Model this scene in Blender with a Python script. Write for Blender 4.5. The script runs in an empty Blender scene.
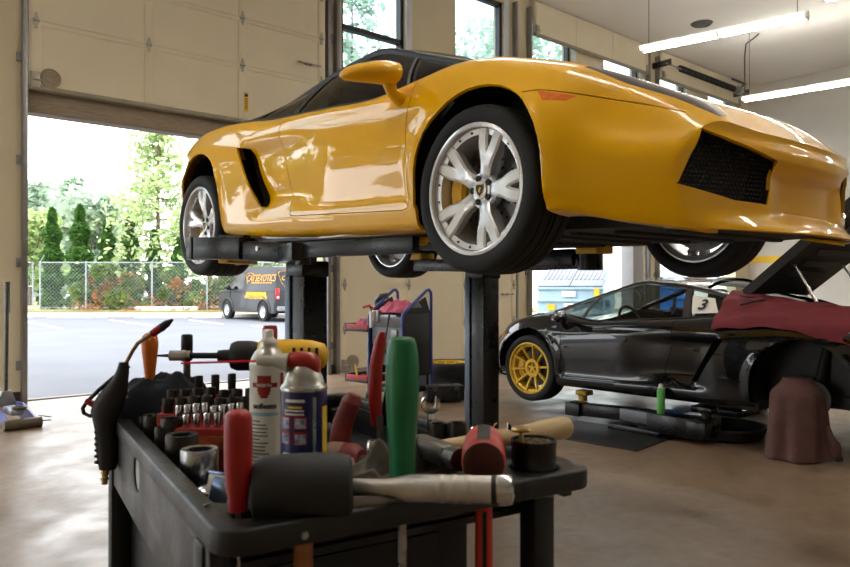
import bpy, bmesh, math, random
from mathutils import Vector, Matrix, Euler
from mathutils.bvhtree import BVHTree
PI = math.pi
sc = bpy.context.scene
COL = sc.collection
rnd = random.Random(7)

# ------------------------------------------------------------------ helpers
def lin(c):
    return tuple((v/255/12.92 if v/255 <= .04045 else ((v/255+.055)/1.055)**2.4) for v in c)

MATS = {}
def mat(name, col, rough=.5, metal=0.0, var=.12, scale=8.0, bump=0.0, bscale=60.0, coat=0.0, alpha=None,
        trans=0.0, emit=None, estr=0.0, rvar=0.0, spec=.5, col2=None, coords='Object', stretch=None):
    """procedural principled material: base colour varied by noise, optional bump / roughness variation"""
    if name in MATS: return MATS[name]
    m = bpy.data.materials.new(name); m.use_nodes = True
    nt = m.node_tree; N = nt.nodes; L = nt.links
    b = N['Principled BSDF']
    tc = N.new('ShaderNodeTexCoord')
    src = tc.outputs[coords]
    if stretch:
        mp = N.new('ShaderNodeMapping'); mp.inputs['Scale'].default_value = stretch
        L.new(src, mp.inputs['Vector']); src = mp.outputs['Vector']
    nz = N.new('ShaderNodeTexNoise'); nz.inputs['Scale'].default_value = scale
    nz.inputs['Detail'].default_value = 5
    L.new(src, nz.inputs['Vector'])
    c = lin(col)
    if col2: ca, cb = c, lin(col2)
    else:
        ca = tuple(max(0, v*(1-var)) for v in c); cb = tuple(min(1, v*(1+var)) for v in c)
    r = N.new('ShaderNodeValToRGB')
    r.color_ramp.elements[0].position = .3; r.color_ramp.elements[1].position = .7
    r.color_ramp.elements[0].color = (*ca, 1); r.color_ramp.elements[1].color = (*cb, 1)
    L.new(nz.outputs['Fac'], r.inputs['Fac'])
    L.new(r.outputs['Color'], b.inputs['Base Color'])
    b.inputs['Roughness'].default_value = rough
    b.inputs['Metallic'].default_value = metal
    b.inputs['Specular IOR Level'].default_value = spec
    if rvar:
        mr = N.new('ShaderNodeMapRange')
        mr.inputs['To Min'].default_value = max(0, rough-rvar); mr.inputs['To Max'].default_value = min(1, rough+rvar)
        mr.inputs['From Min'].default_value = .3; mr.inputs['From Max'].default_value = .7
        L.new(nz.outputs['Fac'], mr.inputs['Value']); L.new(mr.outputs['Result'], b.inputs['Roughness'])
    if coat:
        b.inputs['Coat Weight'].default_value = coat; b.inputs['Coat Roughness'].default_value = .03
    if trans:
        b.inputs['Transmission Weight'].default_value = trans
    if bump:
        n2 = N.new('ShaderNodeTexNoise'); n2.inputs['Scale'].default_value = bscale; n2.inputs['Detail'].default_value = 4
        L.new(src, n2.inputs['Vector'])
        bp = N.new('ShaderNodeBump'); bp.inputs['Strength'].default_value = bump; bp.inputs['Distance'].default_value = .01
        L.new(n2.outputs['Fac'], bp.inputs['Height']); L.new(bp.outputs['Normal'], b.inputs['Normal'])
    if emit:
        b.inputs['Emission Color'].default_value = (*lin(emit), 1); b.inputs['Emission Strength'].default_value = estr
    MATS[name] = m
    return m

def glass_mat(name, tint, clear=.5, rough=.02):
    """thin window glass: part clear, part tinted gloss"""
    if name in MATS: return MATS[name]
    m = bpy.data.materials.new(name); m.use_nodes = True
    nt = m.node_tree; N = nt.nodes; L = nt.links
    out = N['Material Output']; N.remove(N['Principled BSDF'])
    tr = N.new('ShaderNodeBsdfTransparent'); tr.inputs['Color'].default_value = (*[clear*v for v in lin(tint)], 1)
    gl = N.new('ShaderNodeBsdfGlossy'); gl.inputs['Roughness'].default_value = rough
    lw = N.new('ShaderNodeLayerWeight'); fr = N.new('ShaderNodeMath'); fr.operation = 'POWER'; fr.inputs[1].default_value = 5; L.new(lw.outputs['Facing'], fr.inputs[0])
    nz = N.new('ShaderNodeTexNoise'); nz.inputs['Scale'].default_value = 3
    ad = N.new('ShaderNodeMath'); ad.operation = 'MULTIPLY_ADD'; ad.inputs[1].default_value = .03
    ad.inputs[1].default_value = .06; L.new(nz.outputs['Fac'], ad.inputs[0]); L.new(fr.outputs[0], ad.inputs[2])
    mx = N.new('ShaderNodeMixShader')
    L.new(ad.outputs[0], mx.inputs['Fac']); L.new(tr.outputs[0], mx.inputs[1]); L.new(gl.outputs[0], mx.inputs[2])
    L.new(mx.outputs[0], out.inputs['Surface'])
    MATS[name] = m
    return m

def frame(d):
    d = Vector(d).normalized()
    up = Vector((0, 0, 1)) if abs(d.z) < .95 else Vector((1, 0, 0))
    x = up.cross(d).normalized(); y = d.cross(x)
    return x, y, d

def rz(a): return Matrix.Rotation(a, 4, 'Z')

class MB:
    """collects shapes into one mesh"""
    def __init__(s): s.bm = bmesh.new(); s.mi = 0; s.M = Matrix.Identity(4)
    def v(s, p): return s.bm.verts.new(s.M @ Vector(p))
    def f(s, vs):
        try:
            f = s.bm.faces.new(vs); f.material_index = s.mi; f.smooth = True; return f
        except ValueError: return None
    def box(s, c, size, rot=None, bev=0.0, seg=2):
        hx, hy, hz = size[0]/2, size[1]/2, size[2]/2
        R = rot if rot is not None else Matrix.Identity(4)
        T = Matrix.Translation(Vector(c)) @ R.to_4x4()
        t = bmesh.new()
        vs = [t.verts.new((x*hx, y*hy, z*hz)) for x in (-1, 1) for y in (-1, 1) for z in (-1, 1)]
        for q in ((0,1,3,2),(4,6,7,5),(0,4,5,1),(2,3,7,6),(0,2,6,4),(1,5,7,3)): t.faces.new([vs[i] for i in q])
        if bev: bmesh.ops.bevel(t, geom=list(t.edges), offset=bev, segments=seg, affect='EDGES', profile=.5)
        s.add(t, T); t.free(); return s
    def add(s, t, T=Matrix.Identity(4)):
        mp = {}
        for v in t.verts: mp[v] = s.bm.verts.new(s.M @ (T @ v.co))
        for f in t.faces: s.f([mp[v] for v in f.verts])
    def bar(s, p, q, w, h, bev=0.0, roll=None):
        p, q = Vector(p), Vector(q); x, y, d = frame(q-p)
        R = Matrix((x, y, d)).transposed()
        s.box((p+q)/2, (w, h, (q-p).length), R, bev); return s
    def tube(s, pts, r, n=10, caps=True):
        pts = [Vector(p) for p in pts]; rs = r if isinstance(r, (list, tuple)) else [r]*len(pts)
        rings = []; x = None
        for i, p in enumerate(pts):
            d = (pts[min(i+1, len(pts)-1)]-pts[max(i-1, 0)]).normalized()
            if x is None: x, y, _ = frame(d)
            else:
                x = (x-d*x.dot(d)).normalized(); y = d.cross(x)
            rings.append([s.v(p+(x*math.cos(2*PI*k/n)+y*math.sin(2*PI*k/n))*rs[i]) for k in range(n)])
        for a, b in zip(rings, rings[1:]):
            for k in range(n): s.f([a[k], a[(k+1) % n], b[(k+1) % n], b[k]])
        if caps: s.f(rings[0][::-1]); s.f(rings[-1])
        return s
    def cyl(s, p, q, r, r2=None, n=20): return s.tube([p, q], [r, r if r2 is None else r2], n)
    def lathe(s, prof, o=(0,0,0), d=(0,0,1), n=28, caps=True, ph=0.0):
        x, y, d = frame(d); o = Vector(o)
        rings = [[s.v(o+d*h+(x*math.cos(2*PI*k/n+ph)+y*math.sin(2*PI*k/n+ph))*max(r, 1e-4)) for k in range(n)] for r, h in prof]
        for a, b in zip(rings, rings[1:]):
            for k in range(n): s.f([a[k], a[(k+1) % n], b[(k+1) % n], b[k]])
        if caps: s.f(rings[0][::-1]); s.f(rings[-1])
        return s
    def prism(s, poly, T, d, bev=0.0):
        """poly in local xy of T, extruded d along local z"""
        t = bmesh.new()
        a = [t.verts.new((p[0], p[1], 0)) for p in poly]; b = [t.verts.new((p[0], p[1], d)) for p in poly]
        n = len(poly)
        t.faces.new(a[::-1]); t.faces.new(b)
        for k in range(n): t.faces.new([a[k], a[(k+1) % n], b[(k+1) % n], b[k]])
        bmesh.ops.recalc_face_normals(t, faces=list(t.faces))
        if bev: bmesh.ops.bevel(t, geom=list(t.edges), offset=bev, segments=2, affect='EDGES', profile=.5)
        s.add(t, T); t.free(); return s
    def grid(s, rows, close=False):
        g = [[s.v(p) for p in r] for r in rows]
        for a, b in zip(g, g[1:]):
            n = len(a)
            for k in range(n if close else n-1): s.f([a[k], a[(k+1) % n], b[(k+1) % n], b[k]])
        return g
    def ball(s, c, r, n=16, m=10, sc3=(1,1,1)):
        c = Vector(c); rows = []
        for i in range(1, m):
            th = PI*i/m
            rows.append([c+Vector((math.sin(th)*math.cos(2*PI*k/n)*r*sc3[0], math.sin(th)*math.sin(2*PI*k/n)*r*sc3[1], math.cos(th)*r*sc3[2])) for k in range(n)])
        g = s.grid(rows, True)
        t = s.v(c+Vector((0,0,r*sc3[2]))); b = s.v(c-Vector((0,0,r*sc3[2])))
        for k in range(n): s.f([t, g[0][k], g[0][(k+1) % n]]); s.f([b, g[-1][(k+1) % n], g[-1][k]])
        return s
    def build(s, name, m, parent=None, loc=None, rot=None, ang=38, flip=False, solid=0.0, recalc=True, kind=None):
        bm = s.bm
        if recalc: bmesh.ops.recalc_face_normals(bm, faces=list(bm.faces))
        me = bpy.data.meshes.new(name); bm.to_mesh(me); bm.free()
        me.set_sharp_from_angle(angle=math.radians(ang))
        for mm in (m if isinstance(m, (list, tuple)) else [m]): me.materials.append(mm)
        o = bpy.data.objects.new(name, me); COL.objects.link(o)
        if parent: o.parent = parent
        if loc: o.location = loc
        if rot: o.rotation_euler = rot
        if kind: o['kind'] = kind
        return o

def raw(name, verts, faces, m, parent=None, smooth=True):
    me = bpy.data.meshes.new(name); me.from_pydata(verts, [], faces)
    if smooth: me.polygons.foreach_set('use_smooth', [True]*len(faces))
    me.materials.append(m); me.update()
    o = bpy.data.objects.new(name, me); COL.objects.link(o)
    if parent: o.parent = parent
    return o

def empty(name, loc=(0,0,0), rot=(0,0,0)):
    o = bpy.data.objects.new(name, None); COL.objects.link(o); o.location = loc; o.rotation_euler = rot
    o.empty_display_size = .05
    return o
def tag(o, label, cat, group=None, kind=None):
    o['label'] = label; o['category'] = cat
    if group: o['group'] = group
    if kind: o['kind'] = kind
    return o
def struct(o): o['kind'] = 'structure'; return o
def copy_tree(o, parent=None):
    c = o.copy(); COL.objects.link(c)
    if parent: c.parent = parent
    for ch in list(o.children): copy_tree(ch, c)
    return c

def text_mesh(txt, size, ext=.0004, shear=0.0, align='CENTER', bold=0.0, sx=1.0):
    cu = bpy.data.curves.new('txt', 'FONT'); cu.body = txt; cu.size = size; cu.extrude = ext; cu.shear = shear
    cu.align_x = align; cu.align_y = 'CENTER'; cu.offset = bold; cu.resolution_u = 3
    o = bpy.data.objects.new('txt', cu); COL.objects.link(o)
    dg = bpy.context.evaluated_depsgraph_get(); dg.update()
    me = bpy.data.meshes.new_from_object(o.evaluated_get(dg))
    bpy.data.objects.remove(o); bpy.data.curves.remove(cu)
    if sx != 1.0:
        for v in me.vertices: v.co.x *= sx
    return me
def text_obj(name, txt, size, m, parent=None, T=None, wrap=None, **kw):
    """lettering; wrap = radius bends it around a local z axis (x becomes the angle)"""
    me = text_mesh(txt, size, **kw)
    for v in me.vertices:
        if wrap:
            a = v.co.x/wrap; r = wrap+v.co.z+.0006
            v.co = Vector((r*math.sin(a), -r*math.cos(a), v.co.y))
        if T is not None: v.co = T @ v.co
    me.materials.clear(); me.materials.append(m); me.name = name
    o = bpy.data.objects.new(name, me); COL.objects.link(o)
    if parent: o.parent = parent
    return o

def spl(xs, ys):
    n = len(xs); ms = []
    for i in range(n):
        if i == 0: ms.append((ys[1]-ys[0])/(xs[1]-xs[0]))
        elif i == n-1: ms.append((ys[-1]-ys[-2])/(xs[-1]-xs[-2]))
        else:
            h0, h1 = xs[i]-xs[i-1], xs[i+1]-xs[i]
            d0, d1 = (ys[i]-ys[i-1])/h0, (ys[i+1]-ys[i])/h1
            ms.append((d0*h1+d1*h0)/(h0+h1))
    def f(x):
        x = min(max(x, xs[0]), xs[-1]); k = 0
        while k < n-2 and x > xs[k+1]: k += 1
        h = xs[k+1]-xs[k]; t = (x-xs[k])/h
        return ((2*t**3-3*t*t+1)*ys[k]+(t**3-2*t*t+t)*h*ms[k]+(-2*t**3+3*t*t)*ys[k+1]+(t**3-t*t)*h*ms[k+1])
    return f
def sstep(a, b, x):
    t = min(1, max(0, (x-a)/(b-a))); return t*t*(3-2*t)
def inpoly(p, poly):
    x, y = p; c = False; n = len(poly); j = n-1
    for i in range(n):
        xi, yi = poly[i]; xj, yj = poly[j]
        if (yi > y) != (yj > y) and x < (xj-xi)*(y-yi)/(yj-yi)+xi: c = not c
        j = i
    return c
def offpoly(poly, d):
    """grow (d>0) a polygon outwards"""
    n = len(poly)
    ar = sum(poly[i][0]*poly[(i+1) % n][1]-poly[(i+1) % n][0]*poly[i][1] for i in range(n))
    sg = 1 if ar > 0 else -1
    L = []
    for i in range(n):
        p, q = Vector(poly[i]), Vector(poly[(i+1) % n]); e = (q-p).normalized()
        nn = Vector((e.y, -e.x))*sg
        L.append((p+nn*d, e))
    res = []
    for i in range(n):
        (p, e), (q, f) = L[i-1], L[i]
        den = e.x*f.y-e.y*f.x
        if abs(den) < 1e-6: res.append((q.x, q.y)); continue
        t = ((q.x-p.x)*f.y-(q.y-p.y)*f.x)/den
        r = p+e*t; res.append((r.x, r.y))
    return res
PX = {'side': (1, 2), 'top': (0, 1), 'front': (0, 2)}
def cut(bm, poly, proj='side', cond=None):
    """score a polygon into a surface (seen along one axis); returns the faces inside it"""
    i, j = PX[proj]
    xs = [p[0] for p in poly]; ys = [p[1] for p in poly]; m = .002
    bx = (min(xs)-m, max(xs)+m, min(ys)-m, max(ys)+m)
    def touch(f):
        fx = [v.co[i] for v in f.verts]; fy = [v.co[j] for v in f.verts]
        return max(fx) >= bx[0] and min(fx) <= bx[1] and max(fy) >= bx[2] and min(fy) <= bx[3] and (cond is None or cond(f.calc_center_median()))
    n = len(poly)
    for k in range(n):
        p, q = poly[k], poly[(k+1) % n]
        fs = [f for f in bm.faces if touch(f)]
        g = set(fs)
        for f in fs: g.update(f.edges); g.update(f.verts)
        co = [0, 0, 0]; co[i], co[j] = p
        no = [0, 0, 0]; no[i], no[j] = q[1]-p[1], p[0]-q[0]
        if Vector(no).length < 1e-7: continue
        bmesh.ops.bisect_plane(bm, geom=list(g), dist=1e-5, plane_co=co, plane_no=Vector(no).normalized())
    res = []
    for f in bm.faces:
        if touch(f):
            c = f.calc_center_median()
            if inpoly((c[i], c[j]), poly): res.append(f)
    return res
# ------------------------------------------------------------------ shared materials
M_tyre = mat('tyre rubber', (15,15,16), .75, bump=.15, bscale=80)
M_black = mat('black plastic', (8,8,9), .55, var=.3)
M_blackg = mat('gloss black', (10,10,11), .25)
M_steel = mat('steel', (170,170,172), .28, 1.0, rvar=.1, scale=20)
M_chrome = mat('chrome', (205,205,208), .12, 1.0, var=.05)
M_dsteel = mat('dark steel', (95,92,88), .38, .9, rvar=.12, scale=30)
M_imp = mat('black impact steel', (58,55,52), .42, .75, rvar=.12, scale=30)
M_galv = mat('galvanised steel', (150,150,150), .4, .8, rvar=.1)
M_white = mat('white label', (225,222,214), .6, var=.03)
M_yellow = mat('yellow plastic', (225,175,20), .5)
M_red = mat('red plastic', (158,18,13), .38, var=.15)
YEL = dict(paint=mat('yellow car paint', (244,182,0), .32, var=.03, spec=.1, coat=.85, scale=2), roof=mat('black roof fabric', (16,16,18), .5, var=.2), rim=mat('silver alloy', (222,222,223), .27, .5, var=.03, coat=.5),
    tyre=M_tyre, black=M_black, gold=mat('badge gold', (196,160,60), .3, .8), disc=mat('brake disc iron', (120,118,116), .35, .9, rvar=.1, scale=40), caliper=mat('yellow caliper', (214,160,10), .4),
    lamp_dark=mat('smoked headlight', (18,18,18), .12, var=.3, coat=1.0), amber=mat('amber lens', (236,116,16), .15, var=.15, scale=60, coat=.6), plastic=mat('grille plastic', (26,26,27), .45), glass=glass_mat('car glass', (200,208,204), .8),
    trim=mat('window trim', (120,120,120), .3, .6), pillar=None, steel=M_steel, cabin=mat('black leather', (20,20,21), .6, bump=.1), under=mat('under body black', (24,23,22), .6, var=.35, scale=6), tail=mat('tail lens', (150,10,10), .2, coat=.5),
    wheel_kind='split', phase=(0.0, .35), droop=.065, rear_droop=.04)
YEL['pillar'] = YEL['roof']
BLK = dict(YEL); BLK.update(paint=mat('black car paint', (5,5,7), .25, var=.1, spec=.1, coat=1.0, scale=3), rim=mat('yellow alloy', (204,164,36), .38, .2, var=.06), wheel_kind='ten', phase=(.12, .2), droop=.07,
    roof=mat('black car roof paint', (10,10,12), .22, var=.1, coat=1.0), pillar=None, lamp_dark=mat('clear headlight', (160,165,170), .15, var=.3, coat=1.0))
BLK['pillar'] = BLK['paint']; BLK['disc'] = mat('dark brake disc', (62,60,58), .5, .7, rvar=.1, scale=30)
# ------------------------------------------------------------------ sports car (local: +x right side, +y nose, z up from the ground; a = distance behind the front axle)
KA = [-.88,-.75,-.6,-.4,-.2,0,.2,.4,.7,1.1,1.5,1.8,2.1,2.4,2.7,3.0,3.2,3.36]
T1 = spl(KA,[.66,.76,.84,.90,.915,.915,.905,.89,.885,.88,.88,.90,.91,.915,.91,.84,.76,.66])
ZB = spl(KA,[.085,.11,.135,.145,.13,.11,.11,.11,.11,.11,.115,.12,.14,.17,.20,.25,.28,.30])
T2 = spl(KA,[.70,.80,.88,.925,.935,.935,.93,.925,.92,.918,.918,.925,.935,.94,.93,.85,.77,.68])
Z2 = spl(KA,[.20,.20,.20,.20,.20,.20,.20,.20,.20,.21,.22,.23,.25,.28,.30,.35,.38,.40])
T3 = spl(KA,[.72,.82,.895,.935,.948,.95,.945,.937,.928,.926,.93,.945,.952,.955,.947,.865,.78,.68])
Z3 = spl(KA,[.32,.35,.38,.42,.44,.45,.45,.45,.45,.46,.47,.49,.52,.54,.54,.54,.55,.56])
T4 = spl(KA,[.66,.75,.825,.885,.91,.915,.915,.92,.92,.92,.92,.92,.925,.925,.915,.845,.76,.66])
Z4 = spl(KA,[.405,.43,.48,.55,.62,.665,.68,.655,.645,.65,.665,.685,.72,.745,.735,.71,.69,.68])
T5 = spl(KA,[.56,.62,.68,.735,.765,.775,.785,.81,.835,.835,.82,.80,.80,.81,.79,.72,.66,.58])
Z5 = spl(KA,[.455,.552,.622,.686,.742,.79,.808,.785,.745,.765,.79,.815,.845,.857,.845,.80,.77,.75])
Z6 = spl(KA,[.435,.542,.606,.648,.66,.70,.74,.77,.76,.76,.79,.83,.85,.86,.85,.81,.78,.76])
Z7 = spl(KA,[.425,.537,.597,.636,.65,.685,.725,.76,.76,.76,.79,.83,.85,.86,.85,.815,.785,.765])
def crom(P, k, t):
    p0, p1, p2, p3 = P[max(k-1, 0)], P[k], P[k+1], P[min(k+2, len(P)-1)]
    return tuple(.5*((2*b)+(-a+c)*t+(2*a-5*b+4*c-d)*t*t+(-a+3*b-3*c+d)*t**3) for a, b, c, d in zip(p0, p1, p2, p3))
SEG = [2, 5, 9, 8, 8, 10, 10]
WEDGE = lambda z: 1.93-(.645-z)/(.645-.295)*.20      # slanted leading edge of the rear wing
def section(A):
    P = [(T1(A)-.10, ZB(A)), (T1(A), ZB(A)+.012), (T2(A), Z2(A)), (T3(A), Z3(A)), (T4(A), Z4(A)), (T5(A), Z5(A)), (.36, Z6(A)), (0, Z7(A))]
    pts = []
    for k in range(7):
        for q in range(SEG[k]): pts.append(crom(P, k, q/SEG[k]))
    pts.append(P[-1])
    out = []
    for n, (t, z) in enumerate(pts):
        t = max(t, 0)
        w = sstep(-.3, -.78, A); a = A+w*.3*t*t
        # scooped door in front of the rear wing intake
        if t > .5:
            zw = sstep(.25, .36, z)*(1-sstep(.58, .70, z))
            if A < WEDGE(z): t -= .070*sstep(.95, 1.80, A)*zw
            if .30 < A < 1.9: t -= .022*sstep(.30, .42, A)*(1-sstep(1.75, 1.9, A))*sstep(Z2(A)+.005, Z2(A)+.035, z)*(1-sstep(.25, .5, z))
            # wheel-arch flare
            for ca, r in ((0, .355), (2.56, .365)):
                d = math.hypot(a-ca, z-.325); t += .016*math.exp(-((d-r)/.045)**2)*(1 if z > .2 else 0)*(1-sstep(.50, .62, z))
            # upper character line
            t += .006*math.exp(-((z-(.625+.02*A))/.016)**2)*sstep(.5, 1.0, A)*(1-sstep(1.5, 1.75, A))
        out.append((t, -a, z))
    return out
ASTA = [-.88+.02*i for i in range(213)]
def fascia(t, z, tm):
    e = max(0, 1-(abs(t)/max(tm, .05))**6)
    b = -.045*(1-sstep(.10, .16, z))*sstep(.06, .09, z)-.015*sstep(.33, .37, z)*(1-sstep(.39, .44, z))
    b += .03*sstep(.14, .17, z)*(1-sstep(.30, .335, z))*(1-sstep(.24, .31, abs(t)))
    return b*e
HEX = [(.63,.425),(.30,.342),(.335,.192),(.49,.198),(.715,.240)]
DOOR = [(.40,.700),(.405,.212),(.43,.205),(1.38,.228),(1.41,.24),(1.52,.60),(1.53,.80),(.40,.80)]
INT = [(1.88,.640),(1.985,.655),(1.745,.295),(1.692,.297)]
MARK = [(-.297,.582),(-.415,.554),(-.395,.535),(-.33,.54)]
SEAM = [(-.235,.588),(-.30,.588),(-.43,.562),(-.584,.525),(-.70,.49),(-.70,.486),(-.584,.520),(-.43,.557),(-.30,.583),(-.235,.583)]
HEAD = [(.765,-.385),(.735,-.44),(.695,-.51),(.655,-.575),(.61,-.65),(.575,-.715),(.53,-.77),(.46,-.76),(.40,-.66),(.44,-.55),(.53,-.47),(.66,-.395)]
TUB = [(0,.02),(.3,.05),(.6,.14),(.76,.24),(.80,.5),(.80,1.5),(.76,2.0),(.68,2.65),(0,2.65)]
sa = lambda poly: [(-a, z) for a, z in poly]        # (a, z) -> (y, z)
ta = lambda poly: [(t, -a) for t, a in poly]
PARTS = ['', 'side_panel', 'door', 'front_bumper', 'hood', 'headlight', 'marker_light', 'sill', 'seam', 'rear_bumper']
_half = None
def half_body():
    global _half
    if _half: return _half
    bm = bmesh.new(); lay = bm.faces.layers.int.new('part')
    rows = [section(A) for A in ASTA]
    g = [[bm.verts.new(p) for p in r] for r in rows]
    for a, b in zip(g, g[1:]):
        for k in range(len(a)-1):
            f = bm.faces.new([a[k], b[k], b[k+1], a[k+1]])
            c = f.calc_center_median()
            f[lay] = 4 if (k >= sum(SEG[:5]) and c.y > -.5) else 1
            if k < 2: f[lay] = 7
    # front cap
    r = rows[0]; side_pts = r[2:sum(SEG[:5])+1]; top_pts = r[sum(SEG[:5]):]
    tc_, zc_, zb_ = side_pts[-1][0], side_pts[-1][2], side_pts[0][2]
    fg = []
    for (ts, y, zs) in side_pts:
        row = []
        for (tt0, y2, zt) in top_pts:
            q = tt0/tc_; t = q*ts; z = zb_+(zs-zb_)*(zt-zb_)/(zc_-zb_)
            row.append(bm.verts.new((t, .88-.3*t*t-fascia(t, zs, ts), z)))
        fg.append(row)
    for a, b in zip(fg, fg[1:]):
        for k in range(len(a)-1):
            f = bm.faces.new([a[k], b[k], b[k+1], a[k+1]]); f[lay] = 3
    r = rows[-1]; fg = []
    for (t, y, z) in r[1:]:
        fg.append([bm.verts.new((t*(1-q/10), y-.02*(1-(1-q/10)**4), z)) for q in range(11)])
    for a, b in zip(fg, fg[1:]):
        for k in range(10):
            f = bm.faces.new([a[k], a[k+1], b[k+1], b[k]]); f[lay] = 9
    bmesh.ops.remove_doubles(bm, verts=list(bm.verts), dist=2e-4)
    side = lambda c: c.x > .5
    def arch(ca, cz, r, sx=1.0):
        p = [(-ca+r*sx*math.cos(2*PI*k/40), cz+r*math.sin(2*PI*k/40)) for k in range(40)]
        fs = cut(bm, p, 'side', lambda c: c.x > .4 and abs(c.y+ca) < .6)
        bmesh.ops.delete(bm, geom=fs, context='FACES')
        q = [(-ca-r*sx, cz), (-ca+r*sx, cz), (-ca+r*sx*1.02, -.1), (-ca-r*sx*1.02, -.1)]
        fs = cut(bm, q, 'side', lambda c: c.x > .4 and abs(c.y+ca) < .6)
        bmesh.ops.delete(bm, geom=fs, context='FACES')
    arch(-.01, .305, .347); arch(2.53, .325, .355)
    fs = cut(bm, HEX, 'front', lambda c: c.x > .2 and c.y > .55 and c.z < .44)
    bmesh.ops.delete(bm, geom=fs, context='FACES')
    fs = cut(bm, sa(INT), 'side', side); bmesh.ops.delete(bm, geom=fs, context='FACES')
    fs = cut(bm, ta(TUB), 'top', lambda c: c.z > .64 and c.y < -.0)
    bmesh.ops.delete(bm, geom=[f for f in fs if f.calc_center_median().z > .7], context='FACES')
    for f in cut(bm, sa(offpoly(DOOR, .005)), 'side', lambda c: c.x > .6): f[lay] = 8
    for f in cut(bm, sa(DOOR), 'side', lambda c: c.x > .6): f[lay] = 2
    # bumper: everything ahead of / below the seam
    for f in bm.faces:
        c = f.calc_center_median()
        if f[lay] in (1, 4, 7) and c.y > .2:
            pass
    below = [(-.30,.583),(-.43,.557),(-.584,.520),(-.70,.486),(-.76,.455),(-.92,.442),(-.92,0),(-.2,0),(-.2,.583)]
    for f in cut(bm, sa(below), 'side', None):
        if f[lay] in (1, 4, 7): f[lay] = 3
    for f in cut(bm, sa(SEAM), 'side', lambda c: c.x > .6): f[lay] = 10
    for f in cut(bm, ta(HEAD), 'top', lambda c: c.z > .38): f[lay] = 5
    for f in cut(bm, sa(MARK), 'side', lambda c: c.x > .6): f[lay] = 6
    for f in cut(bm, [(-1.72,.0),(-.38,.0),(-.38,.206),(-1.38,.222),(-1.72,.235)], 'side', lambda c: c.x > .6):
        if f[lay] == 1: f[lay] = 7
    bmesh.ops.recalc_face_normals(bm, faces=list(bm.faces))
    # normals must face outwards
    bm.normal_update()
    s = sum((1 if f.normal.x > 0 else -1)*f.calc_area() for f in bm.faces if f[lay] == 2)
    if s < 0: bmesh.ops.reverse_faces(bm, faces=list(bm.faces))
    bm.normal_update()
    VN = {v.index: v.normal.copy() for v in bm.verts}
    groups = {}
    bm.verts.index_update()
    for f in bm.faces: groups.setdefault(f[lay], []).append(([v.index for v in f.verts]))
    vs = [v.co.copy() for v in bm.verts]; ns = [v.normal.copy() for v in bm.verts]
    bm.free()
    _half = (groups, vs, ns)
    return _half

def panel(name, ids, m, parent, sgn=(1, -1), inset=0.0, thick=.014):
    groups, vs, ns = half_body()
    V = []; F = []; idx = {}
    for s in sgn:
        for i in ids:
            for f in groups.get(i, []):
                q = []
                for k in f:
                    key = (k, s if vs[k].x > 1e-4 else 0)
                    if key not in idx:
                        idx[key] = len(V); p = vs[k]-ns[k]*inset; V.append((p.x*s, p.y, p.z))
                    q.append(idx[key])
                F.append(q if s > 0 else q[::-1])
    o = raw(name, V, F, m, parent)
    if thick:
        md = o.modifiers.new('thickness', 'SOLIDIFY'); md.thickness = thick; md.offset = -1
        md = o.modifiers.new('edges', 'EDGE_SPLIT'); md.split_angle = math.radians(40)
    return o

def surf_eval(A, n):
    return section(A)[n]

# greenhouse rails
RA = [.20,.95,1.25,1.50,1.75,2.0,2.4,2.8]
RAIL = [(.20,.755,.815),(.95,.59,1.075),(1.25,.575,1.085),(1.50,.57,1.060),(1.75,.58,1.01),(2.0,.60,.955),(2.4,.64,.905),(2.8,.68,.860)]
CEN = [(-.02,.725),(.84,1.105),(1.2,1.150),(1.5,1.145),(1.75,1.115),(2.0,1.055),(2.4,.965),(2.8,.885)]
def lerp(a, b, t): return tuple(x+(y-x)*t for x, y in zip(a, b))
def rail(u):
    k = min(int(u), 6); t = u-k
    if k == 0: return lerp(RAIL[0], RAIL[1], t)
    return crom(RAIL, k, t)
def cen(u):
    k = min(int(u), 6); t = u-k
    if k == 0: return lerp(CEN[0], CEN[1], t)
    return crom(CEN, k, t)
def green(u0, u1, nu, inset=0.0, e=1.0, nv=9):
    rows = []
    for i in range(nu+1):
        u = u0+(u1-u0)*i/nu
        ra, rt, rzz = rail(u); ca, cz = cen(u)
        rows.append([(rt*s*e, -(ca+(ra-ca)*abs(s*e)**2), cz-inset-(cz-rzz)*abs(s*e)**2.4) for s in [-1+2*k/(2*nv) for k in range(2*nv+1)]])
    return rows
def belt(a): return (a, T5(a)-.015, Z5(a)-.01)
def side_glass(a0, a1, sgn, n=14, low=0.0, high=1.0, inset=0.0):
    """between belt and roof rail; a measured along the belt, u along the rail"""
    rows = []
    for i in range(n+1):
        a = a0+(a1-a0)*i/n
        b = belt(a)
        # rail point above: leans back with the pillar
        u = au(a)
        r = rail(u)
        row = []
        for k in range(7):
            f = low+(high-low)*k/6
            x = b[1]+(r[1]-b[1])*f+.018*math.sin(PI*f)-inset
            row.append((sgn*x, -(b[0]+(r[0]-b[0])*f), b[2]+(r[2]-b[2])*f))
        rows.append(row)
    return rows
def au(a):
    # belt position -> rail parameter
    xs = [.22,.55,1.0,1.38,1.75,2.1,2.5,2.8]; us = [0.0,.62,1.35,2.35,3.5,4.6,6.0,7.0]
    for k in range(7):
        if a <= xs[k+1]: return us[k]+(us[k+1]-us[k])*(a-xs[k])/(xs[k+1]-xs[k])
    return 7.0

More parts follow.
